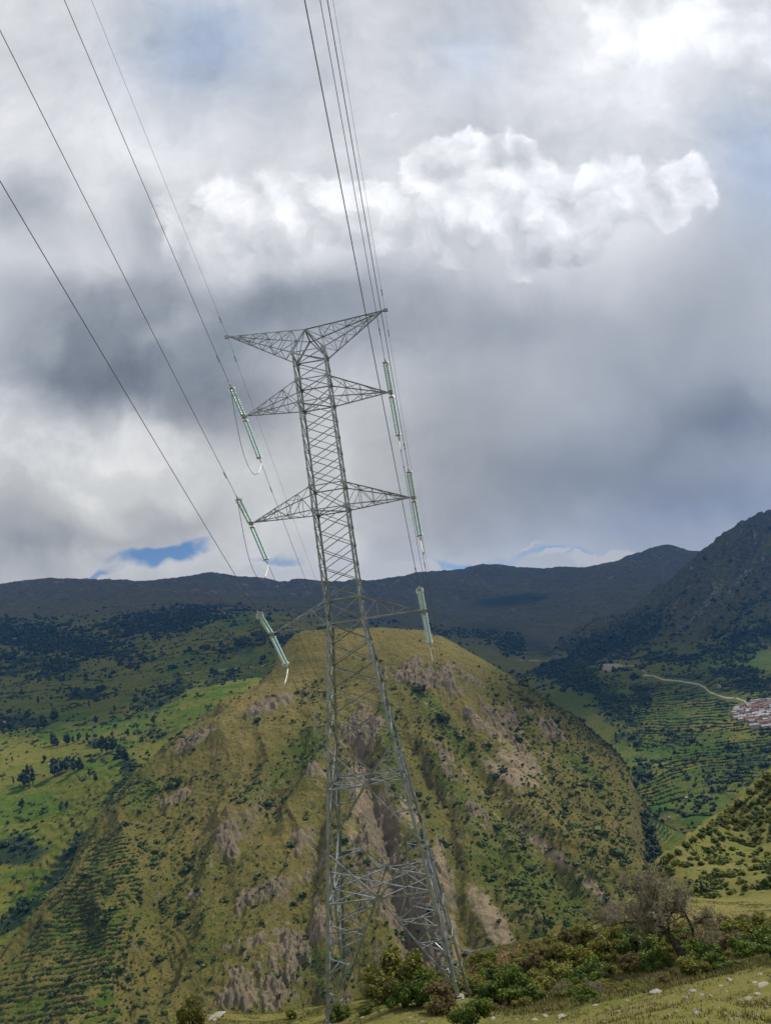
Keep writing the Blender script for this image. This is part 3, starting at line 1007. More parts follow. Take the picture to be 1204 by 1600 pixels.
VALLEY.detail = valley_detail
WOOD_V = [(990, 1330, 34, 30, 0, 1), (1000, 1210, 16, 20, 0, .9), (1005, 1090, 18, 20, 0, .8), (960, 1110, 60, 22, 35, .75), (900, 1060, 60, 22, 20, .8), (985, 1150, 30, 14, 0, .8), (1180, 1070, 40, 16, 0, .9), (1150, 1050, 40, 10, 0, .7), (1060, 1150, 30, 12, 20, .5), (1110, 1220, 60, 30, -40, .45), (1170, 1190, 60, 30, -20, .55), (1010, 1290, 20, 40, 40, .7), (930, 1010, 90, 22, -15, .7), (1000, 985, 60, 30, -30, .6), (1060, 1030, 50, 10, 0, .6), (860, 1040, 60, 18, 0, .8), (1160, 1000, 70, 30, -20, .6), (1190, 950, 40, 40, 0, .35)]
LUSH_V = [(1040, 1180, 90, 60, 0, .6), (940, 1085, 30, 18, 0, .9), (1100, 1110, 90, 30, 0, .5), (1150, 1030, 90, 22, 0, .8), (1080, 1270, 50, 40, 0, .7)]
BARE_V = [(955, 1042, 22, 9, 0, 1.0), (845, 995, 26, 5, -50, .6), (1050, 955, 6, 30, 40, .5), (1110, 935, 8, 60, 42, .5), (1160, 900, 8, 50, 40, .5), (1190, 980, 6, 40, 40, .5), (975, 1000, 16, 5, -20, .6), (920, 988, 8, 14, 20, .5)]
ROAD_V = [(1005, 1055), (1020, 1056), (1035, 1062), (1060, 1064), (1090, 1069), (1100, 1074), (1107, 1081), (1120, 1086), (1133, 1090), (1150, 1091), (1162, 1095), (1168, 1102), (1176, 1106)]
DRY_V = [(1060, 1190, 50, 14, -10, .7), (1040, 1100, 60, 16, 0, .5), (1150, 1140, 50, 14, 0, .8), (1010, 1140, 30, 26, 0, .4), (1150, 900, 60, 60, 0, .4)]


def valley_attr(X, Y, Z, px, py):
    gx = np.gradient(Z, axis=1) / np.maximum(np.gradient(X, axis=1), .1)
    gy = np.gradient(Z, axis=0) / np.maximum(np.gradient(Y, axis=0), .1)
    sl = np.sqrt(gx ** 2 + gy ** 2)
    tm = terr_mask(px, py, TERR_V, 30)
    mt = sstep(1500, 2000, Y)
    wood = .8 * blobs(px, py, WOOD_V) + .55 * tm * sstep(.55, 1.1, sl) + .5 * np.clip(fbm(X / 40, Y / 50, 4, 81), -.2, 1) + .05
    fld = strips(X, Y, Z, 2.1, 85, 50.)
    lush = .4 * blobs(px, py, LUSH_V) + .35 * fbm(X / 60, Y / 60, 4, 82) + .3 * (1 - mt) + .8 * tm * (.5 - fld)
    dry = .7 * blobs(px, py, DRY_V) + .4 * fbm(X / 40, Y / 25, 3, 83) + .1 + .8 * tm * (fld - .45)
    aa = X + 1.1 * Y; bb = 1.1 * X - Y
    rock = mt * (-.2 + .40 * sstep(.6, 1.2, sl) + .75 * np.clip(fbm(bb / 45, aa / 260, 5, 84, .6), -.3, 1))
    pd = poly_dist(np.stack([px, py], -1), ROAD_V); pd2 = poly_dist(np.stack([px, py], -1), [(925, 1038), (950, 1039), (995, 1040), (1010, 1052)])
    path = .92 * np.exp(-(pd / 1.35) ** 2) + .62 * np.exp(-(pd2 / 1.3) ** 2)
    return dict(rock=rock, lush=lush, dry=dry, bare=.8 * blobs(px, py, BARE_V) + .75 * mt * np.clip(fbm(bb / 38, aa / 300, 4, 86, .6) - .12, 0, 1), wood=wood * (1 - np.clip(path, 0, 1)), path=path, moor=sstep(1500, 2000, Y) * (.72 + .6 * fbm(bb / 80, aa / 400, 4, 87, .6)))


VALLEY_MAT = terrain_mat('valley_cover', 2.0, (.064, .084, .010), (.135, .118, .022), (.040, .082, .007), (.12, .11, .095), (.19, .16, .12), .7, .7)
V_U = np.linspace(.03, .62, 760); V_Y = np.exp(np.linspace(math.log(400), math.log(3900), 800))
valley_o = grid('valley', VALLEY, V_U, V_Y, VALLEY_MAT, valley_attr)

# ---- 4. the near hillside the photographer stands on
def gz(px, py, y):
    p = at(px, py, y); return (p[0], p[1], p[2])


def tground(c, dz=0.0):
    w = tw(FOOT[c]); p = tloc((c[0] * w, c[1] * w, FOOT[c])); return (p[0], p[1], p[2] + dz)


near_p = [(0, 0, -1.65), (0, -30, 10), (-60, -30, 8), (60, -30, 12), (-100, -80, 30), (100, -80, 36), (0, -80, 32),
          (-20, 0, -2.5), (20, 0, -1.2), (60, 0, 1), (-60, 0, -8), (0, 10, -5.6), (-10, 10, -6.2), (10, 12, -5.8), (120, 0, 4), (-120, 0, -20), (0, 20, -9.6), (-14, 24, -11.8), (6, 20, -9.2), (20, 20, -7.6), (30, 10, -3),
          gz(1204, 1515, 30), gz(1050, 1548, 30), gz(880, 1592, 31), gz(1204, 1598, 19), gz(1050, 1598, 24), gz(1290, 1490, 31), gz(1290, 1600, 16)]
near_p += [tground(c, -.12) for c in CORN]
near_p += [gz(620, 1578, 41), gz(620, 1600, 37), gz(740, 1600, 36), gz(420, 1598, 45), gz(320, 1592, 48), gz(560, 1565, 51), gz(620, 1545, 53), gz(700, 1530, 55), gz(400, 1588, 49.5), gz(480, 1578, 50.5),
           gz(760, 1560, 44), gz(820, 1540, 47), gz(900, 1525, 45), gz(1000, 1500, 45), gz(1100, 1480, 46), gz(1204, 1455, 46),
           gz(740, 1492, 66), gz(800, 1480, 66), gz(860, 1468, 68), gz(920, 1450, 72), gz(980, 1425, 80), gz(1040, 1418, 88), gz(1100, 1420, 80), gz(1204, 1400, 80),
           gz(1080, 1400, 112), gz(1100, 1345, 150), gz(1150, 1300, 180), gz(1150, 1350, 140), gz(1204, 1300, 168), gz(1204, 1360, 120), gz(1290, 1300, 160)] + [gz(*c) for c in [(1012, 1366, 150), (1040, 1338, 168), (1100, 1290, 192), (1150, 1248, 212), (1204, 1203, 232), (1290, 1150, 240)]]
# falling away behind the crests
NCREST = [(740, 1492, 66), (860, 1468, 68), (1012, 1366, 150), (1040, 1338, 168), (1100, 1290, 192), (1150, 1248, 212), (1204, 1203, 232), (1290, 1150, 240)]
for c in NCREST:
    for u, y, z in crest(*c, 1.05, .016, 1.22, .13): near_p.append((u * y, y, z))
for px, py, y, dz in [(320, 1592, 62, 8), (420, 1588, 64, 8), (560, 1565, 66, 8), (620, 1545, 68, 7), (700, 1525, 72, 7)]:
    p = at(px, py, y); near_p.append((p[0], p[1], p[2] - dz))
near_p += [(-40, 45, -23), (-70, 70, -42), (-30, 100, -58), (-120, 110, -70), (10, 130, -72), (-20, 276, -150), (8, 277, -141.5), (60, 277, -142), (-150, 276, -165), (40, 170, -90), (100, 320, -125), (130, 380, -150), (60, 400, -175), (-100, 420, -178), (-220, 420, -178), (-220, 200, -115), (180, 340, -120), (240, 340, -100), (220, 150, -14), (160, 80, -4), (-200, 30, -45), (-220, -80, 0), (260, -80, 50), (250, 440, -110), (120, 440, -172)]
near_p = np.array(near_p)
# coordinates compressed with distance so that near and far control points are evenly spread
def ncoord(x, y): 
    r = np.sqrt(x ** 2 + (y + 8) ** 2) + 1e-6
    k = np.log1p(r / 14.0) / r
    return x * k, (y + 8) * k
NEAR_T = TPS(np.stack(ncoord(near_p[:, 0], near_p[:, 1]), -1), near_p[:, 2], 1e-5)


NEAR_RIM = [(-300, 2000), (-300, 1720), (270, 1612), (320, 1592), (420, 1586), (500, 1576), (560, 1563), (640, 1538), (700, 1512), (740, 1491), (860, 1467), (960, 1434), (1003, 1374), (1020, 1354), (1040, 1337), (1070, 1315), (1100, 1291), (1150, 1249), (1204, 1204), (1300, 1140), (1600, 900), (1600, 2000)]


def near_z(x, y, fine=True):
    x = np.asarray(x, float); y = np.asarray(y, float)
    a, b = ncoord(x, y)
    z = NEAR_T(a, b)
    r = np.sqrt(x * x + y * y)
    far = sstep(50, 120, r)
    # beyond its brow the slope drops away towards the ravine
    px, py = project(np.stack([x, np.maximum(y, 3.0), z], -1))
    out = ~inpoly(px, py, NEAR_RIM) & (y > 40)
    if out.any():
        d = np.zeros_like(z)
        d[out] = poly_dist(np.stack([px[out], py[out]], -1), NEAR_RIM)
        z = z - np.clip(d - 1.0, 0, 200) * 1.4 * y / FPX * sstep(54, 66, r)
    z = z + .10 * fbm(x / 3.1, y / 3.1, 4, 91) * sstep(0, 12, r) + far * (1.5 * fbm(x / 18, y / 18, 5, 92) + .9 * ridged(x / 8, y / 8, 4, 93))
    # small terracettes on the spur
    st, f = steps(z, 1.5, x, y, 94, 1.4)
    return z + st * .35 * far * sstep(400, 250, r)


class _N: pass
def near_attr(X, Y, Z, px, py):
    r = np.sqrt(X ** 2 + Y ** 2)
    far = sstep(60, 110, r)
    bush = inpoly(px, py, [(560, 1500), (740, 1490), (860, 1470), (960, 1445), (1240, 1435), (1240, 1505), (880, 1588), (760, 1592), (560, 1575)]).astype(float)
    lush = .25 * fbm(X / 6, Y / 6, 4, 101) + .16 + .25 * bush + far * (.22 + .4 * fbm(X / 24, Y / 24, 4, 107))
    dry = .3 - .40 * far + .45 * fbm(X / 5, Y / 5, 4, 102) + .35 * far * fbm(X / 30, Y / 30, 3, 103) + .5 * blobs(px, py, [(1110, 1425, 80, 14, -8, 1)])
    wood = far * .5 * np.clip(fbm(X / 14, Y / 14, 4, 104), -.2, 1) + .05 * bush * (1 - far)
    bare = .9 * blobs(px, py, [(800, 1500, 80, 18, -14, 1.1), (1130, 1440, 60, 10, -10, .7), (760, 1510, 30, 14, 0, .7)]) + .3 * np.clip(fbm(X / 2.5, Y / 2.5, 3, 105) - .3, 0, 1)
    rock = far * .5 * np.clip(fbm(X / 9, Y / 9, 3, 106) - .1, 0, 1)
    wood = wood + .5 * sstep(260, 330, r)
    return dict(rock=rock, lush=lush, dry=dry, bare=bare, wood=wood, path=0 * X, moor=far * (.22 + .25 * fbm(X / 18, Y / 18, 3, 108)))


GROUND_MAT = terrain_mat('near_turf', .16, (.132, .130, .032), (.185, .160, .056), (.090, .118, .020), (.24, .21, .17), (.20, .115, .075), .8, .5)


def grid_xy(name, xs, ys, zf, mat, extra):
    X, Y = np.meshgrid(xs, ys)
    Z = zf(X, Y)
    nu, ny = len(xs), len(ys)
    i = np.arange(nu * ny).reshape(ny, nu)
    F = np.stack([i[:-1, :-1], i[:-1, 1:], i[1:, 1:], i[1:, :-1]], -1).reshape(-1, 4)
    m = np_mesh(name, np.stack([X, Y, Z], -1).reshape(-1, 3), F, mat)
    px, py = project(np.stack([X, Y, Z], -1))
    px = np.where(Y < 2, -999, px)
    for k, v in extra(X, Y, Z, px, py).items(): attr(m, k, v)
    return tag(link(name, m), kind='structure')


xs = np.concatenate([np.linspace(-220, -45, 90), np.linspace(-44, 40, 420), np.linspace(40.6, 120, 190), np.linspace(121, 260, 90)])
ys = np.concatenate([np.linspace(-80, 8, 60), np.linspace(8.4, 80, 400), np.linspace(80.5, 260, 330), np.linspace(262, 440, 90)])
ground_o = grid_xy('ground', xs, ys, near_z, GROUND_MAT, near_attr)
# ------------------------------------------------------------------ sky
w = bpy.data.worlds.new('World'); SC.world = w; w.use_nodes = True
g = NG(w.node_tree)
bg = w.node_tree.nodes['Background']
bg.inputs['Strength'].default_value = 0.1
sky = g.node('ShaderNodeTexSky', sky_type='NISHITA')
sky.sun_disc = False; sky.sun_elevation = math.radians(SUN_EL); sky.sun_rotation = math.radians(SUN_AZ)
sky.altitude = 3000; sky.air_density = 1.0; sky.dust_density = 1.0; sky.ozone_density = 1.5
D = g.node('ShaderNodeTexCoord').outputs['Generated']
sep = g.node('ShaderNodeSeparateXYZ'); g.put(sep.inputs[0], D)
yy = g.math('MAXIMUM', sep.outputs[1], 0.06)
U = g.math('DIVIDE', sep.outputs[0], yy); T = g.math('DIVIDE', sep.outputs[2], yy)
cmb = g.node('ShaderNodeCombineXYZ'); g.put(cmb.inputs[0], U); g.put(cmb.inputs[1], T); cmb.inputs[2].default_value = 1.0
P0 = cmb.outputs[0]


def noise2(P, scale, detail=4, rough=.55, col=False):
    x = g.node('ShaderNodeTexNoise', noise_dimensions='2D')
    g.put(x.inputs['Vector'], P); x.inputs['Scale'].default_value = scale; x.inputs['Detail'].default_value = detail; x.inputs['Roughness'].default_value = rough
    return x.outputs['Color'] if col else x.outputs['Fac']


def warp(P, scale, amt, detail=4, rough=.55):
    n = noise2(P, scale, detail, rough, True)
    d = g.vmath('SCALE', g.vmath('MULTIPLY', g.vmath('SUBTRACT', n, (.5, .5, .5)), (1, 1, 0)), s=amt)
    return g.vmath('ADD', P, d)


def blob_sum(P, lst, start=0.0):
    """sum of soft ellipses in sky directions: (px, py, rx, ry, angle, amount)"""
    acc = start
    for px, py, rx, ry, an, am in lst:
        c = np.array(ut(px, py)); ca, sa = math.cos(math.radians(an)), math.sin(math.radians(an))
        h = .25
        e1 = (np.array(ut(px + rx * ca * h, py + rx * sa * h)) - c) / h; e2 = (np.array(ut(px - ry * sa * h, py + ry * ca * h)) - c) / h
        Mi = np.linalg.inv(np.array([e1, e2]).T)
        k = -Mi @ c
        a = g.vmath('DOT_PRODUCT', P, (Mi[0, 0], Mi[0, 1], k[0])); b = g.vmath('DOT_PRODUCT', P, (Mi[1, 0], Mi[1, 1], k[1]))
        r2 = g.math('MULTIPLY_ADD', a, a, g.math('MULTIPLY', b, b))
        acc = g.math('MULTIPLY_ADD', g.math('POWER', .3679, r2), am, acc)
    return acc


P1 = warp(P0, 2.2, .16, 3, .6)
P2 = warp(P1, 7.0, .07, 4, .6)
BASE = [(300, 50, 130, 110, 10, -.15), (430, 90, 120, 120, 0, -.05), (60, 150, 140, 140, 0, .05), (250, 250, 160, 60, 0, .05), (120, 420, 100, 40, -20, .04), (480, 380, 220, 60, 0, .05), (850, 370, 230, 80, 0, .05), (250, 300, 90, 50, -30, .05), (1150, 650, 160, 60, -10, -.03), (1010, 760, 220, 80, 0, -.06), (250, 640, 160, 40, 5, -.05), (1110, 40, 200, 110, -10, .10), (900, 40, 160, 80, 0, .08), (740, 40, 60, 70, 20, -.05), (640, 60, 60, 60, 0, -.03),
        (200, 230, 160, 90, 0, .05), (660, 170, 90, 50, -20, .05), (820, 140, 120, 60, 0, .05),
        (1170, 300, 90, 190, 0, -.13), (1010, 560, 260, 130, 0, -.20), (1165, 640, 150, 60, -12, -.20), (930, 740, 300, 110, 0, -.20), (1150, 790, 150, 60, 0, -.10), (720, 640, 110, 150, 0, -.08), (780, 800, 140, 60, 0, -.08),
        (30, 325, 75, 55, 20, -.15), (230, 340, 60, 70, -50, -.15), (110, 520, 150, 95, 0, -.22), (330, 530, 190, 100, 10, -.19), (240, 620, 190, 60, 8, -.20), (480, 470, 110, 55, 0, -.20), (60, 600, 120, 60, 0, -.12), (400, 640, 80, 50, 0, -.10), (600, 490, 140, 60, -10, -.14), (820, 480, 120, 45, -15, -.10),
        (250, 550, 50, 22, -20, .10), (290, 510, 40, 22, -15, .08), (70, 570, 30, 18, 0, .08),
        (230, 700, 230, 50, 0, .05), (30, 820, 80, 90, 0, -.14), (110, 860, 130, 30, -5, -.12), (300, 815, 90, 30, -15, -.12), (230, 800, 40, 20, -10, -.06), (60, 760, 40, 30, 0, .04), (520, 820, 110, 60, 0, .03), (200, 880, 100, 20, 0, .05)]
BASE = [(*b[:5], b[5] * (.80 if b[5] < 0 else 1.0)) for b in BASE]
L = blob_sum(P2, BASE, .85)
f1 = noise2(P1, 9.0, 6, .62); f2 = noise2(P1, 3.0, 3, .55)
veil = g.math('MULTIPLY', g.map(T, .62, .45), g.map(U, .02, .18))
L = g.math('ADD', L, g.math('MULTIPLY', g.math('SUBTRACT', f1, .5), g.math('MULTIPLY_ADD', veil, -.16, .22)))
L = g.math('ADD', L, g.math('MULTIPLY', g.math('SUBTRACT', f2, .5), .16))
# dark cloud bases with readable edges
DARK = [(30, 325, 80, 55, 20, .9), (225, 345, 70, 55, -50, .9), (120, 520, 170, 90, 0, 1.0), (330, 540, 190, 95, 10, 1.0), (240, 630, 190, 50, 8, .9), (480, 470, 110, 50, 0, .7), (30, 830, 90, 60, 0, .75), (300, 815, 100, 26, -15, .75), (120, 850, 120, 22, -5, .6), (470, 790, 60, 16, -10, .5)]
dm = g.map(g.math('ADD', blob_sum(P2, DARK, 0.0), g.math('MULTIPLY', g.math('SUBTRACT', f1, .5), 1.5)), .35, .85)
L = g.math('SUBTRACT', L, g.math('MULTIPLY', dm, .035))
# paler broken heads low on the left
PALE = [(60, 740, 90, 40, -10, .9), (190, 690, 130, 40, 0, .8), (330, 730, 110, 36, 0, .7), (150, 790, 60, 24, 0, .6), (560, 850, 60, 40, 0, .6), (120, 870, 120, 14, -5, .5)]
pm = g.map(g.math('ADD', blob_sum(P2, PALE, 0.0), g.math('MULTIPLY', g.math('SUBTRACT', f1, .5), 2.2)), .45, .95)
L = g.math('ADD', L, g.math('MULTIPLY', pm, .035))
# sunlit cumulus towers
CUM = [(300, 345, 85, 55, -30, .9), (400, 325, 95, 65, -10, 1.2), (290, 400, 60, 40, -40, .6), (520, 320, 70, 55, 0, .8), (600, 350, 80, 55, 0, .75), (690, 270, 85, 62, -10, 1.3), (800, 275, 72, 52, 0, 1.05), (870, 340, 80, 70, 20, .75),
       (960, 245, 60, 34, 5, .8), (1010, 305, 60, 44, 0, .95), (1080, 265, 30, 50, 20, .8), (1105, 300, 22, 40, 0, .55), (1040, 330, 50, 30, 0, .6), (930, 330, 60, 30, -25, .6), (740, 380, 130, 55, 0, .6), (870, 400, 110, 34, -20, .55), (640, 165, 50, 40, -30, .35), (420, 400, 110, 45, 0, .5)]
P3 = warp(warp(P0, 8.0, .060, 3, .6), 30.0, .020, 3, .6)
mC = blob_sum(P3, CUM, 0.0)


def puff(P):
    v = g.node('ShaderNodeTexVoronoi', feature='SMOOTH_F1', voronoi_dimensions='2D'); g.put(v.inputs['Vector'], P)
    v.inputs['Scale'].default_value = 13.0; v.inputs['Smoothness'].default_value = .6; v.inputs['Detail'].default_value = 1.0; v.inputs['Roughness'].default_value = .5
    n = noise2(P, 15.0, 6, .58)
    return g.math('ADD', g.math('MULTIPLY', g.math('SUBTRACT', .55, v.outputs['Distance']), .75), g.math('MULTIPLY', g.math('SUBTRACT', n, .5), 1.25))


sx, sy = .020, .024
F0 = puff(P3); F1 = puff(g.vmath('ADD', P3, (sx, sy, 0)))
dens = g.math('ADD', g.math('SUBTRACT', mC, .46), g.math('MULTIPLY', F0, .62))
cover = g.map(dens, -.03, g.map(U, -.28, .0, .62, .22))
light = g.math('ADD', .5, g.math('MULTIPLY', g.math('SUBTRACT', F0, F1), .9), clamp=True)
mLow = blob_sum(P3, [(420, 430, 190, 60, 0, .8), (760, 430, 240, 45, -12, .85), (600, 420, 120, 50, 0, .5), (950, 400, 100, 30, -30, .5)], 0.0)
Lc = g.math('ADD', g.math('MULTIPLY', light, .27), .815)
Lc = g.math('SUBTRACT', Lc, g.math('MULTIPLY', mLow, .18))
cov = g.math('MULTIPLY', cover, g.math('SUBTRACT', 1.0, g.math('MULTIPLY', mLow, .55, clamp=True)))
L = g.math('ADD', g.math('MULTIPLY', L, g.math('SUBTRACT', 1.0, cov)), g.math('MULTIPLY', Lc, cov))
# bright broken cloud near the sun, upper right
br = g.map(g.math('ADD', blob_sum(P3, [(1080, 40, 200, 75, 8, .75), (950, 70, 70, 60, 0, .4)], 0.0), g.math('MULTIPLY', F0, .8)), .25, 1.0)
L = g.math('ADD', L, g.math('MULTIPLY', br, .12))
L = g.math('MINIMUM', g.math('MAXIMUM', L, .3), 1.04)
# colour of the cloud by its brightness, warmer low down
tint = g.mix(g.map(L, .55, .93), (.972, 1.0, 1.022), (1.0, 1.0, 1.0))
hb = blob_sum(P2, [(320, 50, 120, 100, 0, 1.0), (700, 70, 60, 70, 20, .5), (1170, 280, 60, 110, 0, .8)], 0.0)
tint = g.mix(g.math('MULTIPLY', hb, .8, clamp=True), tint, (.90, .975, 1.10))
low = g.math('MULTIPLY', g.map(T, .46, .22), g.map(U, .30, .0))
tint = g.mix(g.math('MULTIPLY', low, .7), tint, (1.0, .99, .94))
cl = g.vmath('SCALE', tint, s=L)
sp = g.node('ShaderNodeSeparateXYZ'); g.put(sp.inputs[0], cl)
cb = g.node('ShaderNodeCombineXYZ')
for i in range(3): g.put(cb.inputs[i], g.math('MULTIPLY', g.math('POWER', sp.outputs[i], 2.25), 10.0))
# gaps of clear sky near the mountains
P4 = warp(P0, 8.0, .06, 3, .6)
P5 = g.vmath('MULTIPLY', P4, (1.0, 2.2, 1.0))
hole = blob_sum(P4, [(255, 868, 95, 17, -6, .95), (140, 905, 50, 8, -8, .7), (440, 884, 50, 12, 3, .7), (870, 864, 100, 11, -2, .8), (690, 872, 70, 12, 0, .7), (760, 885, 60, 12, 0, .6)], 0.0)
hole = g.map(g.math('ADD', hole, g.math('MULTIPLY', g.math('SUBTRACT', noise2(P5, 12.0, 4, .6), .5), 1.0)), .36, .8)
lowc = blob_sum(P3, [(640, 885, 55, 20, -15, 1.0), (560, 895, 60, 14, 0, .7), (930, 874, 60, 12, -6, 1.0), (1000, 868, 30, 10, 0, .6), (420, 900, 50, 8, 0, .9), (330, 893, 50, 7, -3, .8), (480, 905, 40, 7, 0, .8), (860, 868, 40, 5, -8, .6), (830, 857, 40, 5, -8, .5)], 0.0)
lowc = g.map(g.math('ADD', lowc, g.math('MULTIPLY', F0, .35)), .38, .62)
col = g.mix(g.math('MULTIPLY', hole, g.math('SUBTRACT', 1.0, lowc)), cb.outputs[0], g.vmath('MULTIPLY', sky.outputs[0], (.78, .88, .96)))
col = g.mix(g.math('MULTIPLY', lowc, .8), col, (7.0, 6.9, 6.3))
g.put(bg.inputs['Color'], col)
w.cycles.sampling_method = 'MANUAL'; w.cycles.sample_map_resolution = 512

# ------------------------------------------------------------------ sun
SUN = np.array([math.sin(math.radians(SUN_AZ)) * math.cos(math.radians(SUN_EL)), math.cos(math.radians(SUN_AZ)) * math.cos(math.radians(SUN_EL)), math.sin(math.radians(SUN_EL))])
sl_ = bpy.data.lights.new('sun', 'SUN'); sl_.energy = 4.5; sl_.angle = math.radians(.5); sl_.color = (1, .95, .86)
so = bpy.data.objects.new('sun', sl_); COL.objects.link(so)
so.rotation_euler = Vector(-SUN).to_track_quat('-Z', 'Y').to_euler()
so.location = tuple(SUN * 300)
SC.view_settings.view_transform = 'Standard'; SC.view_settings.look = 'None'
SC.view_settings.gamma = 1.0; SC.view_settings.use_curve_mapping = False; SC.view_settings.exposure = 0.0

# ------------------------------------------------------------------ unseen cloud added out of frame, outlined to shade the far mountains
CLOUDM = simple('shade_cloud_white', (.78, .79, .8), (.86, .86, .87), .0006, 1.0, 0, 0)


def shade_cloud(poly, t, seed, cell, label):
    poly = np.array(poly, float)
    lo, hi = poly.min(0) - cell * 4, poly.max(0) + cell * 4
    gx = np.arange(lo[0], hi[0], cell); gy = np.arange(lo[1], hi[1], cell)
    X, Y = np.meshgrid(gx, gy)
    ins = np.where(inpoly(X, Y, [tuple(p) for p in poly]), 1.0, -1.0)
    d = poly_dist(np.stack([X, Y], -1), list(poly) + [poly[0]]) * ins
    d = d + cell * 3.5 * fbm(X / (cell * 6), Y / (cell * 6), 5, seed)
    th = np.sqrt(np.clip(d, 0, None) * 220.0)
    top = th * (.9 + .8 * ridged(X / (cell * 5), Y / (cell * 5), 4, seed + 3)); bot = -th * .18
    keep = (d > 0)
    cm = keep[:-1, :-1] | keep[1:, :-1] | keep[:-1, 1:] | keep[1:, 1:]
    n = X.size; i = np.arange(n).reshape(X.shape)
    q = np.stack([i[:-1, :-1], i[:-1, 1:], i[1:, 1:], i[1:, :-1]], -1)[cm]
    used = np.unique(q); remap = -np.ones(n, int); remap[used] = np.arange(len(used))
    A = np.stack([X, Y, top], -1).reshape(-1, 3)[used]; B = np.stack([X, Y, bot - 3], -1).reshape(-1, 3)[used]
    q = remap[q]
    V = np.concatenate([A, B]) + SUN * t + np.array([0, 0, 200])
    F = np.concatenate([q, q[:, ::-1] + len(used)])
    o = link('shade_cloud', np_mesh('shade_cloud', V, F, CLOUDM))
    return tag(o, kind='structure')


shade_cloud([(-4200, 1060), (-900, 1010), (-560, 985), (-330, 1010), (-60, 1300), (200, 1420), (330, 1500), (500, 1570), (640, 1640), (800, 1760), (1050, 1980), (1500, 2200), (3600, 2400), (4200, 7600), (-4600, 7600)], 16500, 201, 170, '')

for cx, cy, rx, ry, sd2 in ((-420, 735, 70, 60, 311), (395, 925, 95, 60, 317)):  # small clouds added out of view, dimming patches on both valley sides
    shade_cloud([(cx + rx * math.cos(a), cy + ry * math.sin(a)) for a in np.linspace(0, 6.28, 14)[:-1]], 9500, sd2, 12, '')
# ------------------------------------------------------------------ haze
mh = bpy.data.materials.new('haze_air'); mh.use_nodes = True
t_ = mh.node_tree
for n_ in list(t_.nodes): t_.nodes.remove(n_)
out = t_.nodes.new('ShaderNodeOutputMaterial'); pv = t_.nodes.new('ShaderNodeVolumePrincipled')
pv.inputs['Color'].default_value = (.08, .34, 1.0, 1); pv.inputs['Density'].default_value = 5.2e-5; pv.inputs['Anisotropy'].default_value = .2
t_.links.new(pv.outputs[0], out.inputs['Volume'])
m = MB(); m.box((0, 3900, 250), (9000, 4700, 750)); hz = m.build('haze', mh); tag(hz, kind='stuff')
# ------------------------------------------------------------------ vegetation helpers
def leaf_mat(name, dark, mid, light, rough=.75, scale=.6, trans=.0):
    m, g, b = material(name, rough, 0, .25)
    P = g.node('ShaderNodeTexCoord').outputs['Object']
    n = g.noise(P, scale, 4, .65)
    t = g.attr('tint')
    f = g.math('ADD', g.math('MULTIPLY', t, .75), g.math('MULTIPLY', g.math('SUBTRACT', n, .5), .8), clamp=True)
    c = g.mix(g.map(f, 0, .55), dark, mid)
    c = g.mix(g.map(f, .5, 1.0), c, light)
    g.put(b.inputs['Base Color'], c)
    if trans:
        tr = g.node('ShaderNodeBsdfTranslucent'); g.put(tr.inputs['Color'], c)
        mx = g.node('ShaderNodeMixShader'); mx.inputs[0].default_value = trans
        o = m.node_tree.nodes['Material Output']
        g.l.new(b.outputs[0], mx.inputs[1]); g.l.new(tr.outputs[0], mx.inputs[2]); g.l.new(mx.outputs[0], o.inputs['Surface'])
    return m


SCRUB = leaf_mat('scrub_leaves', (.026, .044, .008), (.064, .092, .014), (.15, .15, .028), scale=.02)
WOODL = leaf_mat('tree_leaves', (.016, .030, .008), (.034, .056, .013), (.075, .095, .022), scale=.01)
LEAF_D = leaf_mat('dark_green_leaves', (.044, .074, .011), (.105, .15, .020), (.20, .24, .04), trans=.25)
LEAF_O = leaf_mat('olive_leaves', (.080, .092, .014), (.17, .17, .028), (.29, .27, .05), trans=.25)
LEAF_Y = leaf_mat('yellow_green_leaves', (.075, .080, .016), (.15, .145, .028), (.26, .23, .058), trans=.25)
LEAF_B = leaf_mat('rusty_leaves', (.070, .056, .020), (.145, .108, .036), (.28, .21, .095), trans=.2)
BARK = simple('dark_bark', (.030, .024, .018), (.085, .072, .058), 6.0, .95, 0, .1, .5)
TWIG = simple('grey_twigs', (.135, .12, .08), (.27, .24, .17), 3.0, .9, 0, .15)

_ico = bmesh.new(); bmesh.ops.create_icosphere(_ico, subdivisions=1, radius=1.0)
ICO_V = np.array([v.co[:] for v in _ico.verts]); ICO_F = np.array([[v.index for v in f.verts] for f in _ico.faces]); _ico.free()


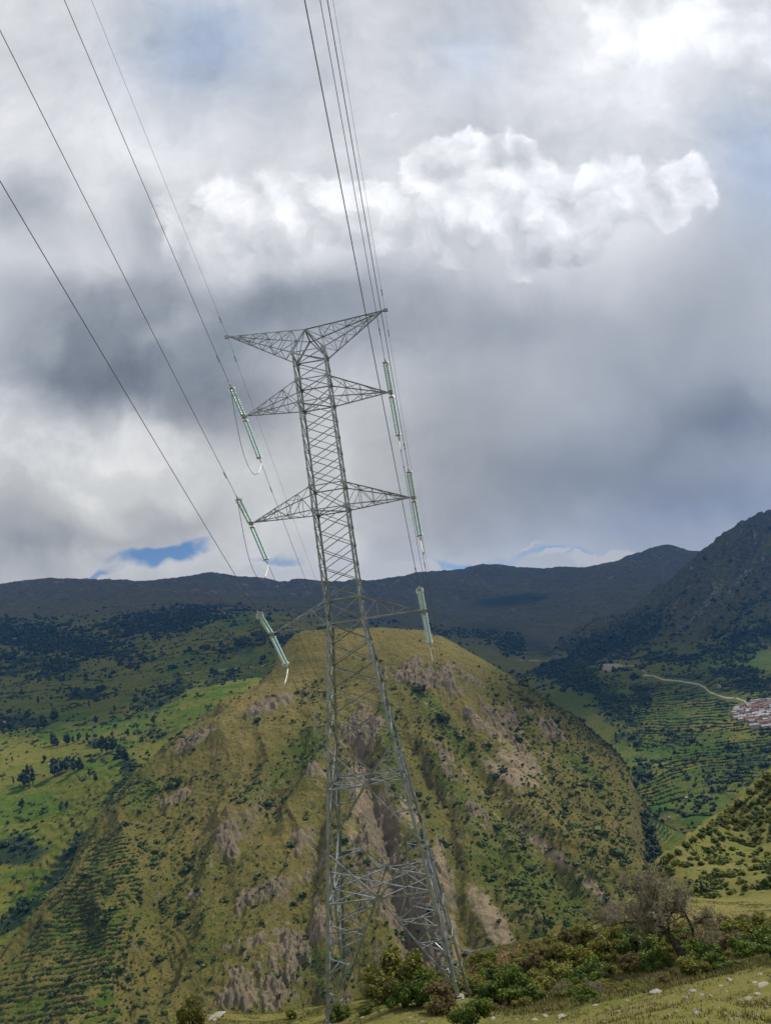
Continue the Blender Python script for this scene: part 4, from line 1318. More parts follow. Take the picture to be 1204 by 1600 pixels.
def clump(rng, nleaf, leaf, core=.72, squash=.8, lobes=4):
    """one shrub of unit radius: a rough core and leaf-sized triangles on a lumpy volume"""
    lb = rng.normal(size=(lobes, 3)); lb /= np.linalg.norm(lb, axis=1)[:, None]
    lb = lb * rng.uniform(.25, .55, (lobes, 1)); lb[:, 2] = np.abs(lb[:, 2]) * .9
    lr = rng.uniform(.42, .66, lobes)
    k = rng.integers(0, lobes, nleaf)
    d = rng.normal(size=(nleaf, 3)); d /= np.linalg.norm(d, axis=1)[:, None]
    c = lb[k] + d * (lr[k] * rng.uniform(.72, 1.08, nleaf))[:, None]
    n = d + .8 * rng.normal(size=(nleaf, 3)); n /= np.linalg.norm(n, axis=1)[:, None]
    a = np.cross(n, rng.normal(size=(nleaf, 3))); a /= np.linalg.norm(a, axis=1)[:, None]
    b = np.cross(n, a)
    s = leaf * rng.uniform(.6, 1.3, (nleaf, 1))
    V = np.stack([c - a * s, c + b * s * .8, c + a * s, c - b * s * .8], 1).reshape(-1, 3)
    F = np.arange(nleaf * 4).reshape(-1, 4)
    F = np.concatenate([F[:, [0, 1, 2]], F[:, [0, 2, 3]]])
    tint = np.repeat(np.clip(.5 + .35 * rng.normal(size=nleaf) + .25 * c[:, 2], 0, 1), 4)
    vs, fs, ts = [V], [F], [tint]
    o = len(V)
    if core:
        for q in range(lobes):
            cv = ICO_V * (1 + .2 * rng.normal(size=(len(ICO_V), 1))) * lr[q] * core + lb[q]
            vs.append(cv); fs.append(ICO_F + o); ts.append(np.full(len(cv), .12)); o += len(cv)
    V = np.concatenate(vs); V[:, 2] *= squash
    return V, np.concatenate(fs), np.concatenate(ts)


def scatter(name, pos, rad, tint, mat, variants, label, rng, zs=None):
    """many far plants nobody could count, as one mesh"""
    Vs, Fs, Ts = [], [], []
    o = 0
    k = rng.integers(0, len(variants), len(pos))
    for i in range(len(pos)):
        v, f, t = variants[k[i]]
        th = rng.uniform(0, 6.28); c, s = math.cos(th), math.sin(th)
        r = rad[i]
        sx, sy, sz = r * rng.uniform(.8, 1.25), r * rng.uniform(.8, 1.25), r * rng.uniform(.8, 1.2) * (1 if zs is None else zs[i])
        x = (v[:, 0] * c - v[:, 1] * s) * sx; y = (v[:, 0] * s + v[:, 1] * c) * sy
        Vs.append(np.stack([x + pos[i, 0], y + pos[i, 1], v[:, 2] * sz + pos[i, 2]], -1))
        Fs.append(f + o); Ts.append(t * .6 + tint[i] * .6 - .1); o += len(v)
    m = np_mesh(name, np.concatenate(Vs), np.concatenate(Fs), mat, False)
    attr(m, 'tint', np.clip(np.concatenate(Ts), 0, 1))
    return tag(link(name, m), label, None, None, 'stuff')


def hit(px, py, zf, y0, y1, n=260):
    """first point where the view ray through a photo pixel meets a ground function"""
    u, t = ut(px, py)
    y = np.exp(np.linspace(math.log(y0), math.log(y1), n))
    f = t * y - zf(u * y, y)
    k = np.argmax(f < 0)
    if f[k] >= 0: return None
    if k == 0: yy = y[0]
    else: yy = y[k - 1] + (y[k] - y[k - 1]) * f[k - 1] / (f[k - 1] - f[k])
    return np.array([u * yy, yy, float(zf(np.array([u * yy]), np.array([yy]))[0])])


def inframe(px, py, m=25):
    return (px > -m) & (px < 1204 + m) & (py > -m) & (py < 1600 + m)


rv = np.random.default_rng(5)
far_var = [clump(rv, 26, .34, .8, .8, 2) for _ in range(8)]
tree_var = [clump(rv, 46, .26, .8, 1.15, 4) for _ in range(8)]


def sample_sheet(sheet, u0, u1, y0, y1, n, rng, accept):
    y = np.sqrt(rng.uniform(y0 ** 2, y1 ** 2, n)); u = rng.uniform(u0, u1, n)
    x = u * y; zb = sheet.base(x, y)
    px, py = project(np.stack([x, y, zb], -1))
    k = inframe(px, py, 40)
    x, y, px, py = x[k], y[k], px[k], py[k]
    p = accept(px, py, x, y)
    k = rng.uniform(size=len(x)) < p
    x, y = x[k], y[k]
    return np.stack([x, y, sheet.z(x, y)], -1), px[k], py[k]


# ---- scrub on the big hill
def acc_hill(px, py, x, y):
    rock = blobs(px, py, ROCKS_H); dry = blobs(px, py, DRY_H); lush = blobs(px, py, LUSH_H)
    bare = blobs(px, py, BARE_H)
    n = fbm(x / 40, y / 40, 4, 201)
    p = .30 + .9 * n + .55 * lush - .30 * rock - .45 * dry - .5 * bare + .45 * sstep(740, 840, px) - .35 * sstep(1080, 1020, py)
    tm = terr_mask(px, py, TERR_H, 26)
    return np.clip(p, .012, 1) * (1 - .5 * tm)


pos, px, py = sample_sheet(HILL, -.64, .36, 400, 960, 60000, rv, acc_hill)
k = ~inpoly(px, py, [(330, 1700), (330, 1600), (560, 1570), (740, 1500), (900, 1470), (1000, 1420), (1300, 1300), (1300, 1700)])
pos = pos[k]
rad = np.exp(rv.normal(math.log(.85), .6, len(pos)))
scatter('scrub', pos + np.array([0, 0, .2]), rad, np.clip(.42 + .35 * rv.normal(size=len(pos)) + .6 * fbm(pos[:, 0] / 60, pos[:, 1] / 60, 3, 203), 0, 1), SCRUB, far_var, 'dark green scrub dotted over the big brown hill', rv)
# hedges growing along the terrace walls
tq = np.stack([rv.uniform(-.62, -.2, 160000), np.sqrt(rv.uniform(400 ** 2, 640 ** 2, 160000))], -1)
x = tq[:, 0] * tq[:, 1]; y = tq[:, 1]
z0 = HILL.base(x, y); px, py = project(np.stack([x, y, z0], -1))
k = (terr_mask(px, py, TERR_H, 26) > .05) & inframe(px, py)
x, y, z0, px, py = x[k], y[k], z0[k], px[k], py[k]
zz = HILL.z(x, y); z2 = HILL.z(x, y + .8)
k = ((z2 - zz) / .8 > .72) & (fbm(x / 18, y / 18, 3, 207) > -.3)
x, y, zz = x[k], y[k], zz[k]
sel = rv.permutation(len(x))[:9000]
pos = np.stack([x[sel], y[sel], zz[sel]], -1)
scatter('hedges', pos, np.exp(rv.normal(math.log(.72), .35, len(pos))), np.clip(.3 + .25 * rv.normal(size=len(pos)), 0, 1), SCRUB, far_var, 'low dark hedges along the terraced fields', rv)

# ---- woodland on the left valley side
def acc_range(px, py, x, y):
    w = blobs(px, py, WOOD_R)
    n = fbm(x / 70, y / 100, 4, 211)
    fld = blobs(px, py, [(60, 1190, 60, 30, 0, 1), (30, 1290, 40, 30, 0, .6)])
    return np.clip(.75 * w + .5 * (n - .16) - .5 * fld, .006, 1) * sstep(3200, 2200, y) * sstep(560, 640, y + 60)


pos, px, py = sample_sheet(RANGE, -.68, .15, 590, 2700, 60000, rv, acc_range)
k = (pos[:, 0] / pos[:, 1] < -.13) | (pos[:, 1] > 1500)
pos, px, py = pos[k], px[k], py[k]
rad = np.exp(rv.normal(math.log(2.4), .4, len(pos))) * np.where(pos[:, 1] > 1300, 1.5, 1.0)
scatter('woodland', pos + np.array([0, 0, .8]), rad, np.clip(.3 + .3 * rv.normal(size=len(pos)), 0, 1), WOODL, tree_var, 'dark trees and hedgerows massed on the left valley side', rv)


def acc_valley(px, py, x, y):
    w = blobs(px, py, WOOD_V)
    n = fbm(x / 50, y / 60, 4, 221)
    rd = poly_dist(np.stack([px, py], -1), ROAD_V)
    vil = inpoly(px, py, [(1138, 1117), (1165, 1100), (1260, 1088), (1260, 1142), (1165, 1133)])
    p = np.clip(.85 * w + .6 * (n - .02), .015, 1) * np.where(rd < 6, 0, 1) * np.where(vil, 0, 1)
    return p * sstep(2700, 1900, y)


pos, px, py = sample_sheet(VALLEY, .03, .5, 700, 2600, 48000, rv, acc_valley)
rad = np.exp(rv.normal(math.log(2.1), .45, len(pos))) * np.where(pos[:, 1] > 1300, 1.4, 1.0)
scatter('woodland', pos + np.array([0, 0, .7]), rad, np.clip(.3 + .3 * rv.normal(size=len(pos)), 0, 1), WOODL, tree_var, 'dark trees and hedgerows massed across the terraced right valley', rv)

# ---- hedge lines on the terrace walls of both valley sides
def contour_rows(sheet, u0, u1, y0, y1, n, step, wob, seed, accept, keep, rng):
    y = np.sqrt(rng.uniform(y0 ** 2, y1 ** 2, n)); u = rng.uniform(u0, u1, n); x = u * y
    zb = sheet.base(x, y)
    q = zb / step + wob * fbm(x / 60, y / 60, 3, seed)
    k = np.abs(q - np.floor(q) - .5) < .055
    x, y, zb = x[k], y[k], zb[k]
    px, py = project(np.stack([x, y, zb], -1))
    k = inframe(px, py, 20) & (rng.uniform(size=len(x)) < accept(px, py, x, y))
    x, y = x[k][:keep], y[k][:keep]
    return np.stack([x, y, sheet.z(x, y)], -1)


pos = contour_rows(VALLEY, .1, .45, 700, 1650, 620000, 2.1, 1.4, 231, lambda px, py, x, y: terr_mask(px, py, TERR_V, 20) * np.clip(.6 + 1.6 * fbm(x / 45, y / 45, 3, 232), 0, 1) * np.where(poly_dist(np.stack([px, py], -1), ROAD_V) < 5, 0, 1) * np.where(inpoly(px, py, [(1138, 1117), (1165, 1100), (1260, 1088), (1260, 1142), (1165, 1133)]), 0, 1), 15000, rv)
scatter('hedges', pos + np.array([0, 0, .3]), np.exp(rv.normal(math.log(1.2), .4, len(pos))), np.clip(.35 + .3 * rv.normal(size=len(pos)), 0, 1), SCRUB, far_var, 'dark hedge rows along the terraces of the right valley', rv)
pos = contour_rows(RANGE, -.62, -.1, 600, 1900, 420000, 5.5, 1.8, 241, lambda px, py, x, y: np.clip(.35 + 1.7 * fbm(x / 80, y / 80, 3, 242), 0, 1) * np.where(blobs(px, py, [(40, 1190, 45, 26, -10, 1)]) > .4, .1, 1), 8000, rv)
scatter('hedges', pos + np.array([0, 0, .3]), np.exp(rv.normal(math.log(1.6), .4, len(pos))), np.clip(.35 + .3 * rv.normal(size=len(pos)), 0, 1), SCRUB, far_var, 'dark hedge rows between the fields of the left valley side', rv)
# trees crowding the stream bed where the right valley closes
sp_ = []
for q in range(260):
    a, b = rv.uniform(972, 1040), rv.uniform(1255, 1352)
    if abs(a - (985 + (b - 1255) * .2)) > 12 + (b - 1255) * .28: continue
    p = hit(a, b, VALLEY.z, 620, 1300)
    if p is not None: sp_.append(p)
sp_ = np.array(sp_)
scatter('woodland', sp_ + np.array([0, 0, .7]), np.exp(rv.normal(math.log(2.8), .3, len(sp_))), np.clip(.25 + .25 * rv.normal(size=len(sp_)), 0, 1), WOODL, tree_var, 'dark trees crowding the stream bed at the foot of the big hill', rv)

# ---- trees one can tell apart in the fields on the left
def field_tree_mesh(rng, tall):
    h = 1.0
    m = MB(); m.tube([(0, 0, -.05), (.01, .0, .25), (.02, .01, .6)], [.035, .028, .012], 5)
    tr = m.mesh('trunk', BARK)
    vs, fs, ts = [], [], []; o = 0
    for q in range(5):
        v, f, t = clump(rng, 40, .30, .75, 1.0, 3)
        f_ = .3 + .6 * q / 4
        r = (.20 if tall else .32) * (1.15 - .75 * abs(f_ - .45) / .55)
        v = v * np.array([r, r, r * 1.2]) + np.array([rng.uniform(-.06, .06), rng.uniform(-.06, .06), f_])
        vs.append(v); fs.append(f + o); ts.append(t); o += len(v)
    cm = np_mesh('crown', np.concatenate(vs), np.concatenate(fs), WOODL, False); attr(cm, 'tint', np.concatenate(ts))
    return tr, cm


ft = [field_tree_mesh(rv, i % 2 == 0) for i in range(6)]
tree_spots = [(46, 1232, 34), (38, 1228, 22), (52, 1226, 24), (86, 1214, 26), (96, 1208, 18), (104, 1206, 20), (117, 1209, 24), (124, 1204, 18), (110, 1198, 16), (84, 1166, 18), (90, 1168, 14), (106, 1164, 16), (115, 1162, 12), (124, 1158, 11), (137, 1160, 15),
              (68, 1139, 20), (60, 1142, 15), (84, 1127, 15), (90, 1124, 12), (160, 1176, 22), (168, 1178, 24), (176, 1175, 20), (188, 1184, 20), (196, 1190, 18), (179, 1114, 12), (35, 1264, 14), (22, 1226, 10), (14, 1140, 16), (4, 1146, 18), (150, 1130, 10), (140, 1105, 10), (200, 1150, 10), (215, 1140, 9), (240, 1130, 10), (60, 1100, 12), (120, 1090, 12), (95, 1270, 12), (105, 1262, 10), (20, 1190, 8), (70, 1190, 9), (140, 1215, 12), (150, 1222, 12)]
for i, (px_, py_, h) in enumerate(tree_spots):
    p = hit(px_, py_, RANGE.z, 560, 3000)
    if p is None: continue
    H = h / FPX * p[1] * 1.05
    tall = h > 16 and i % 2 == 0
    r = empty('field_tree', tuple(p), rv.uniform(0, 6.28)); r.scale = (H, H, H)
    tr, cm = ft[i % 6]
    link('trunk', tr, r); link('crown', cm, r)
    if i == 0: tag(r, 'tallest dark tree standing alone in the yellow green field', 'tree')
    else: tag(r, 'small dark tree standing among the fields on the left valley side', 'tree', 'scattered trees in the left valley fields')

# ---- shrubs on the grassy spur at the right
spur_m = []
for i in range(8):
    v, f, t = clump(rv, 230, .13, .8, .85, 5)
    mm = np_mesh('spur_shrub', v, f, SCRUB if i % 2 else LEAF_O, False); attr(mm, 'tint', t); spur_m.append(mm)
spur_poly = [(1012, 1372), (1040, 1345), (1100, 1298), (1150, 1256), (1215, 1205), (1215, 1400), (1080, 1405), (1030, 1400)]
n_s = 0; tries = 0
while n_s < 240 and tries < 6000:
    tries += 1
    a, b = rv.uniform(1010, 1212), rv.uniform(1206, 1405)
    if not inpoly(np.array([a]), np.array([b]), spur_poly)[0]: continue
    # denser in the upper, scrubby part
    dens = .25 + .75 * sstep(1330, 1280, b) + .5 * float(blobs(np.array([a]), np.array([b]), [(1160, 1380, 50, 10, -8, 1), (1090, 1345, 40, 10, 0, .8), (1185, 1360, 30, 16, 0, 1), (1110, 1370, 12, 12, 0, 1)])[0])
    if rv.uniform() > dens: continue
    p = hit(a, b, near_z, 70, 300)
    if p is None: continue
    rr = rv.uniform(3.0, 7.5) / FPX * p[1] * (1.15 if rv.uniform() < .25 else .85)
    o = link('spur_shrub', spur_m[rv.integers(0, 8)])
    o.location = (p[0], p[1], p[2] + rr * .25); o.scale = (rr * 1.15, rr * 1.15, rr); o.rotation_euler = (0, 0, rv.uniform(0, 6.28))
    tag(o, 'round dark shrub growing on the grassy spur at right', 'shrub', 'shrubs on the grassy spur')
    n_s += 1

edge_spots = [(1014, 1372, 9), (1022, 1362, 10), (1030, 1352, 8), (1038, 1344, 11), (1046, 1338, 9), (1058, 1330, 8), (1070, 1320, 9), (1084, 1310, 8), (1098, 1300, 10), (1112, 1288, 8), (1128, 1276, 9), (1142, 1264, 8), (1156, 1254, 10), (1172, 1238, 9), (1188, 1224, 9), (1200, 1212, 10), (1026, 1372, 9), (1044, 1356, 8), (1018, 1384, 10), (1034, 1366, 7)]
for a, b, hw in edge_spots:
    p = hit(a, b + 4, near_z, 70, 300)
    if p is None: continue
    rr = hw / FPX * p[1] * .9
    o = link('spur_shrub', spur_m[int(rv.integers(0, 8))])
    o.location = (p[0], p[1], p[2] + rr * .2); o.scale = (rr * 1.15, rr * 1.15, rr * 1.1); o.rotation_euler = (0, 0, rv.uniform(0, 6.28))
    tag(o, 'shrub on the outer rim of the grassy spur above the valley', 'shrub', 'shrubs on the rim of the spur')
# low cover between the spur shrubs
cv = []
for q in range(1500):
    a, b = rv.uniform(1008, 1212), rv.uniform(1200, 1425)
    if not inpoly(np.array([a]), np.array([b]), [(1008, 1372), (1040, 1340), (1100, 1292), (1150, 1250), (1215, 1198), (1215, 1420), (1080, 1420), (1008, 1405)])[0]: continue
    p = hit(a, b, near_z, 70, 300, 120)
    if p is not None: cv.append(p)
cv = np.array(cv)
kk = fbm(cv[:, 0] / 14, cv[:, 1] / 14, 3, 261) > .06
cv = cv[kk]
scatter('undergrowth', cv, np.exp(rv.normal(math.log(.42), .45, len(cv))), np.clip(.4 + .35 * rv.normal(size=len(cv)), 0, 1), SCRUB, far_var, 'low olive undergrowth between the shrubs of the grassy spur', rv)

# ---- bushes around the tower foot and along the crest
def bush_mesh(rng, mat, nl=4200, leaf=.044, lobes=10, squash=.85):
    vs, fs, ts = [], [], []; o = 0
    for q in range(lobes):
        th, ph = rng.uniform(0, 6.28), rng.uniform(0, 1)
        R = .62 * math.sqrt(rng.uniform(0, 1))
        c = np.array([math.cos(th) * R, math.sin(th) * R, .18 + .62 * ph * (1 - R * .7)])
        r = rng.uniform(.26, .46)
        v, f, t = clump(rng, nl // lobes, leaf / r, .62, .95, 4)
        vs.append(v * r + c); fs.append(f + o); ts.append(np.clip(t * .8 + rng.uniform(-.1, .25), 0, 1)); o += len(v)
    V = np.concatenate(vs); V[:, 2] *= squash; V[:, 2] = np.maximum(V[:, 2], -.12)
    m = np_mesh('foliage', V, np.concatenate(fs), mat, False); attr(m, 'tint', np.concatenate(ts))
    st = MB()
    for q in range(7):
        th = rng.uniform(0, 6.28); a = rng.uniform(.2, .6)
        st.tube([(0.05 * math.cos(th), .05 * math.sin(th), -.1), (.5 * a * math.cos(th), .5 * a * math.sin(th), .3), (a * math.cos(th), a * math.sin(th), .6)], [.03, .02, .008], 5)
    return m, st.mesh('stem', BARK)


BV = {'d': [bush_mesh(rv, LEAF_D) for _ in range(4)], 'o': [bush_mesh(rv, LEAF_O) for _ in range(4)], 'y': [bush_mesh(rv, LEAF_Y, 3200, .040) for _ in range(3)], 'b': [bush_mesh(rv, LEAF_B, 3200, .040) for _ in range(3)]}
BLAB = {'d': ('dark green leafy bush in the thicket right of the tower', 'dark green bushes by the tower'), 'o': ('olive green bush in the thicket on the crest', 'olive bushes on the crest'),
        'y': ('yellow green bush in the thicket on the crest', 'yellow green bushes on the crest'), 'b': ('rusty brown bush in the thicket on the crest', 'rusty brown bushes on the crest')}
# (px, py of the base, half width in px, kind, own label)
bushes = [(618, 1552, 50, 'o', 'large round olive bush between the legs of the tower', 1.05), (575, 1548, 30, 'o', None, 1.2), (600, 1566, 34, 'y', 'yellowish bush in front of the round bush between the tower legs', 1.0), (655, 1572, 36, 'd', 'dark green bush beside the right tower leg, casting deep shade', 1.1), (632, 1574, 26, 'd', None, 1.0), (690, 1580, 32, 'b', 'brownish bush at the foot of the right tower leg', 1.0),
          (738, 1606, 33, 'd', 'dark glossy bush at the bottom edge before the right tower foot', 1.1), (815, 1568, 36, 'd', 'dark rounded bush standing right of the tower foot', 1.15), (775, 1572, 30, 'd', None, .9), (755, 1560, 26, 'o', None, .9), (850, 1560, 30, 'o', None, .8),
          (300, 1606, 26, 'y', 'yellow green bush at the bottom left on the spur edge', 1.3), (530, 1592, 18, 'd', None, .9), (455, 1592, 12, 'o', None, .8), (575, 1583, 12, 'd', None, .8), (700, 1552, 26, 'o', None, .9), (668, 1545, 30, 'o', None, .9),
          (885, 1478, 18, 'b', None, 1.0), (905, 1515, 30, 'o', None, 1.0), (925, 1480, 26, 'y', None, .9), (950, 1500, 28, 'o', None, 1.0), (880, 1535, 30, 'o', None, .7), (930, 1530, 30, 'd', None, .8), (985, 1478, 26, 'd', None, 1.1), (1000, 1500, 30, 'd', None, 1.0), (985, 1520, 24, 'b', 'bush with rusty cream flower heads in the thicket', 1.0), (1030, 1515, 28, 'd', None, .9), (1050, 1536, 20, 'b', 'low bush with cream flower heads beside the grass edge', .8),
          (1020, 1470, 26, 'o', None, .9), (1085, 1528, 28, 'o', None, .8), (1105, 1508, 30, 'd', None, 1.0), (1125, 1518, 26, 'd', None, .9), (1140, 1490, 26, 'b', None, .8), (1165, 1500, 30, 'd', None, .9), (1190, 1490, 34, 'd', None, .9), (1150, 1465, 26, 'o', None, .8), (1190, 1462, 30, 'o', None, .9), (1210, 1500, 26, 'd', None, .8), (1130, 1450, 20, 'b', None, .7),
          (960, 1465, 22, 'o', None, .9), (870, 1500, 26, 'y', None, .8), (840, 1512, 26, 'b', None, .7), (810, 1520, 24, 'o', None, .7), (790, 1535, 24, 'd', None, .8), (835, 1540, 26, 'o', None, .7), (760, 1525, 22, 'y', None, .7), (735, 1545, 24, 'o', None, .8), (1060, 1490, 24, 'd', None, .9), (1080, 1475, 22, 'b', None, .8), (1180, 1450, 18, 'o', None, .6), (1205, 1455, 20, 'd', None, .6), (1040, 1440, 18, 'o', None, .8), (900, 1460, 16, 'y', None, .7), (860, 1474, 14, 'y', None, .7), (935, 1440, 16, 'o', None, .8), (1100, 1440, 16, 'y', None, .7)]
thick = [(745, 1500), (860, 1478), (960, 1452), (1215, 1445), (1215, 1500), (1050, 1535), (880, 1575), (770, 1580), (735, 1560)]
q_ = 0
while q_ < 110:
    a, b = rv.uniform(735, 1212), rv.uniform(1445, 1580)
    if not inpoly(np.array([a]), np.array([b]), thick)[0]: continue
    q_ += 1
    bushes.append((a, b, rv.uniform(8, 18), 'dooyyb'[int(rv.integers(0, 6))], None, rv.uniform(.6, 1.0)))
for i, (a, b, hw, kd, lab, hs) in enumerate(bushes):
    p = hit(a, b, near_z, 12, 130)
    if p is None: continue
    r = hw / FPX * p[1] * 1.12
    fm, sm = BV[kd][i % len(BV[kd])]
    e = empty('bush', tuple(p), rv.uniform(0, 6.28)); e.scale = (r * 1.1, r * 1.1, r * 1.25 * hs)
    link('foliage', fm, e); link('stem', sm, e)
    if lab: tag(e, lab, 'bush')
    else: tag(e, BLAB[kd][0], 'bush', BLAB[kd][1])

# ---- bare tree
def branch(m, p, d, L, r, lev, rng, twigs):
    n = 4 if lev > 1 else 3
    pts = [p]; dd = d
    for i in range(n):
        dd = dd + rng.normal(size=3) * (.20 if lev > 2 else .32) + np.array([0, 0, .03]); dd /= np.linalg.norm(dd)
        pts.append(pts[-1] + dd * L / n)
    tgt = m if lev >= 3 else twigs
    tgt.tube(pts, [r * (1 - .5 * i / n) for i in range(n + 1)], 6 if lev > 2 else 3, caps=lev > 2)
    if lev == 0: return
    nb = {5: 4, 4: 5, 3: 5, 2: 5, 1: 4}[lev]
    for k in range(nb):
        t = rng.uniform(.35, 1.0) if k else 1.0
        j = min(int(t * n), n - 1)
        q = pts[j] + (pts[j + 1] - pts[j]) * (t * n - j)
        nd = dd * .75 + rng.normal(size=3) * (.55 if lev > 1 else .7); nd[2] += .12; nd /= np.linalg.norm(nd)
        branch(m, q, nd, L * rng.uniform(.52, .78), r * (.55 if lev > 1 else .7), lev - 1, rng, twigs)


tb = hit(1072, 1508, near_z, 20, 120)
bt = empty('bare_tree', tuple(tb))
rb = np.random.default_rng(23)
wd, tg = MB(), MB()
S = tb[1] / FPX    # metres per photo pixel here
tk = MB()
lean = [np.array([0, 0, -.2]), np.array([-6 * S, 0, 18 * S]), np.array([-14 * S, .1, 38 * S]), np.array([-26 * S, .1, 56 * S])]
tk.tube(lean, [.24, .19, .16, .13], 8)
for d0, L_, p_ in (((-.85, .1, .25), 62 * S, 3), ((-.35, -.2, .9), 62 * S, 3), ((.05, .3, 1.0), 66 * S, 3), ((-.55, .4, .65), 60 * S, 3), ((-.2, .1, 1), 55 * S, 2), ((-.7, -.3, .6), 52 * S, 3), ((.3, -.1, .9), 58 * S, 3)):
    branch(wd, lean[p_], np.array(d0) / np.linalg.norm(d0), L_ * .62, .10, 4, rb, tg)
st2 = [np.array([14 * S, .3, -.2]), np.array([18 * S, .2, 22 * S]), np.array([20 * S, .2, 40 * S])]
tk.tube(st2, [.13, .10, .08], 7)
for d0, L_ in (((.1, 0, 1), 66 * S), ((.5, .2, .75), 50 * S), ((-.2, -.2, .9), 60 * S)):
    branch(wd, st2[2], np.array(d0) / np.linalg.norm(d0), L_ * .55, .065, 4, rb, tg)
tk.build('trunk', BARK, bt, True); wd.build('branches', BARK, bt); tg.build('twigs', TWIG, bt)
tag(bt, 'bare leaning grey tree with tangled twigs rising from the thicket', 'tree')
# dry shrubs of bare twigs
dv = []
for q in range(3):
    w2, t2 = MB(), MB()
    for k in range(6):
        d0 = np.array([rb.normal() * .5, rb.normal() * .5, 1.0]); d0 /= np.linalg.norm(d0)
        branch(w2, np.array([0, 0, -.05]), d0, .55, .02, 3, rb, t2)
    w2.v += []; b0 = len(w2.v)
    w2.add(t2.v, t2.f)
    dv.append(w2.mesh('dry_shrub', TWIG))
for i, (a, b, h) in enumerate([(950, 1452, 40), (972, 1450, 42), (995, 1448, 36), (1125, 1478, 30), (1150, 1482, 26), (1110, 1495, 28), (880, 1560, 24), (930, 1555, 22), (700, 1555, 24), (540, 1572, 22), (1175, 1455, 26), (1015, 1452, 30)]):
    p = hit(a, b, near_z, 15, 130)
    if p is None: continue
    o = link('dry_shrub', dv[i % 3]); s = h / FPX * p[1]
    o.location = tuple(p); o.scale = (s, s, s); o.rotation_euler = (0, 0, i * 1.7)
    tag(o, 'leafless grey brown shrub in the thicket near the bare tree' if a > 860 else 'leafless grey brown shrub beside the tower legs', 'shrub', 'leafless shrubs in the thicket' if a > 860 else 'leafless shrubs by the tower legs')

# ---- stones on the near grass
STONE = [simple('pale_stone', (.20, .185, .15), (.37, .35, .29), 6.0, .95, 0, .15, .6), simple('grey_stone', (.15, .145, .125), (.30, .285, .25), 5.0, .95, 0, .15, .6)]
stm = []
for i in range(8):
    bmz = bmesh.new(); bmesh.ops.create_icosphere(bmz, subdivisions=3, radius=1.0)
    off = rv.uniform(0, 50, 3)
    pl = rv.normal(size=(9, 3)); pl /= np.linalg.norm(pl, axis=1)[:, None]; pd_ = rv.uniform(.55, .9, 9)
    for v in bmz.verts:
        c = np.array(v.co[:])
        for n_, d_ in zip(pl, pd_):
            e_ = c @ n_ - d_
            if e_ > 0: c = c - n_ * e_ * .9
        c = c * (1 + .09 * float(gnoise(np.array([c[0] * 3 + off[0]]), np.array([c[1] * 3 + c[2] * 2 + off[1]]), i)[0]))
        v.co = c * np.array([1, .75, .5])
    me = bpy.data.meshes.new('stone'); bmz.to_mesh(me); bmz.free(); me.materials.append(STONE[0 if i < 5 else 1])
    me.polygons.foreach_set('use_smooth', [i % 2 == 0] * len(me.polygons)); stm.append(me)
crop = [(908, 503, 48, 5), (770, 508, 60, 0), (670, 535, 20, 1), (632, 575, 26, 6), (550, 553, 26, 2), (715, 520, 12, 3), (600, 565, 10, 4), (425, 597, 40, 0), (360, 594, 32, 1), (322, 608, 30, 2), (165, 602, 24, 3), (945, 513, 20, 4), (980, 518, 20, 0), (1050, 458, 30, 1), (1015, 480, 20, 2), (1140, 468, 28, 3), (1175, 478, 56, 4), (1155, 512, 30, 0), (1120, 530, 32, 1), (1095, 545, 18, 2), (1160, 437, 22, 3), (852, 575, 18, 4), (1075, 605, 24, 5), (820, 588, 20, 0), (700, 570, 14, 6), (1010, 560, 16, 1), (1150, 590, 26, 7), (1190, 560, 18, 2), (930, 580, 30, 5), (920, 568, 24, 6), (760, 600, 14, 3), (1035, 585, 12, 4), (255, 603, 14, 0), (1100, 590, 12, 1), (1140, 545, 20, 2), (960, 600, 14, 3)]
stones = [(700 + a / 2.389, 1340 + b / 2.389, w_ / 2.389, v_) for a, b, w_, v_ in crop] + [(342, 1588, 30, 0), (330, 1594, 22, 1), (572, 1583, 7, 2), (566, 1590, 8, 3), (640, 1590, 6, 4), (660, 1597, 7, 0)]
for q in range(95):
    a = rv.uniform(760, 1200); b = 1592 - (a - 880) * .235 + rv.uniform(4, 70)
    if b < 1606: stones.append((a, b, float(np.exp(rv.normal(1.35, .4))), int(rv.integers(0, 8))))
for i, (a, b, wd_, v_) in enumerate(stones):
    p = hit(a, b, near_z, 8, 90)
    if p is None: continue
    r = wd_ / FPX * p[1] * .5
    o = link('stone', stm[v_ % 8]); o.location = (p[0], p[1], p[2] + r * .06); o.scale = (r, r * rv.uniform(.7, 1.2), r * rv.uniform(.5, .85)); o.rotation_euler = (rv.uniform(-.2, .2), rv.uniform(-.2, .2), rv.uniform(0, 6.28))
    if i == 0: tag(o, 'largest grey boulder on the grass, below the bare tree', 'boulder')
    elif i == 1: tag(o, 'long flat pale stone left of the grey boulder', 'stone')
    elif i == 16: tag(o, 'wide pale rock slab in the grass at the right edge', 'stone')
    elif a < 400: tag(o, 'white stone at the bottom left end of the spur', 'stone', 'white stones on the left spur')
    else: tag(o, 'small pale stone lying in the short grass', 'stone', 'stones scattered on the near grass')
# rocks on the spur
for q in range(110):
    a, b = rv.uniform(1030, 1204), rv.uniform(1230, 1400)
    if not inpoly(np.array([a]), np.array([b]), spur_poly)[0]: continue
    p = hit(a, b, near_z, 70, 300)
    if p is None: continue
    r = rv.uniform(2, 5) / FPX * p[1] * .5
    o = link('rock', stm[5 + q % 3]); o.location = (p[0], p[1], p[2] + r * .2); o.scale = (r, r, r); o.rotation_euler = (0, 0, q)
    tag(o, 'small grey rock among the shrubs on the grassy spur', 'rock', 'rocks on the grassy spur')

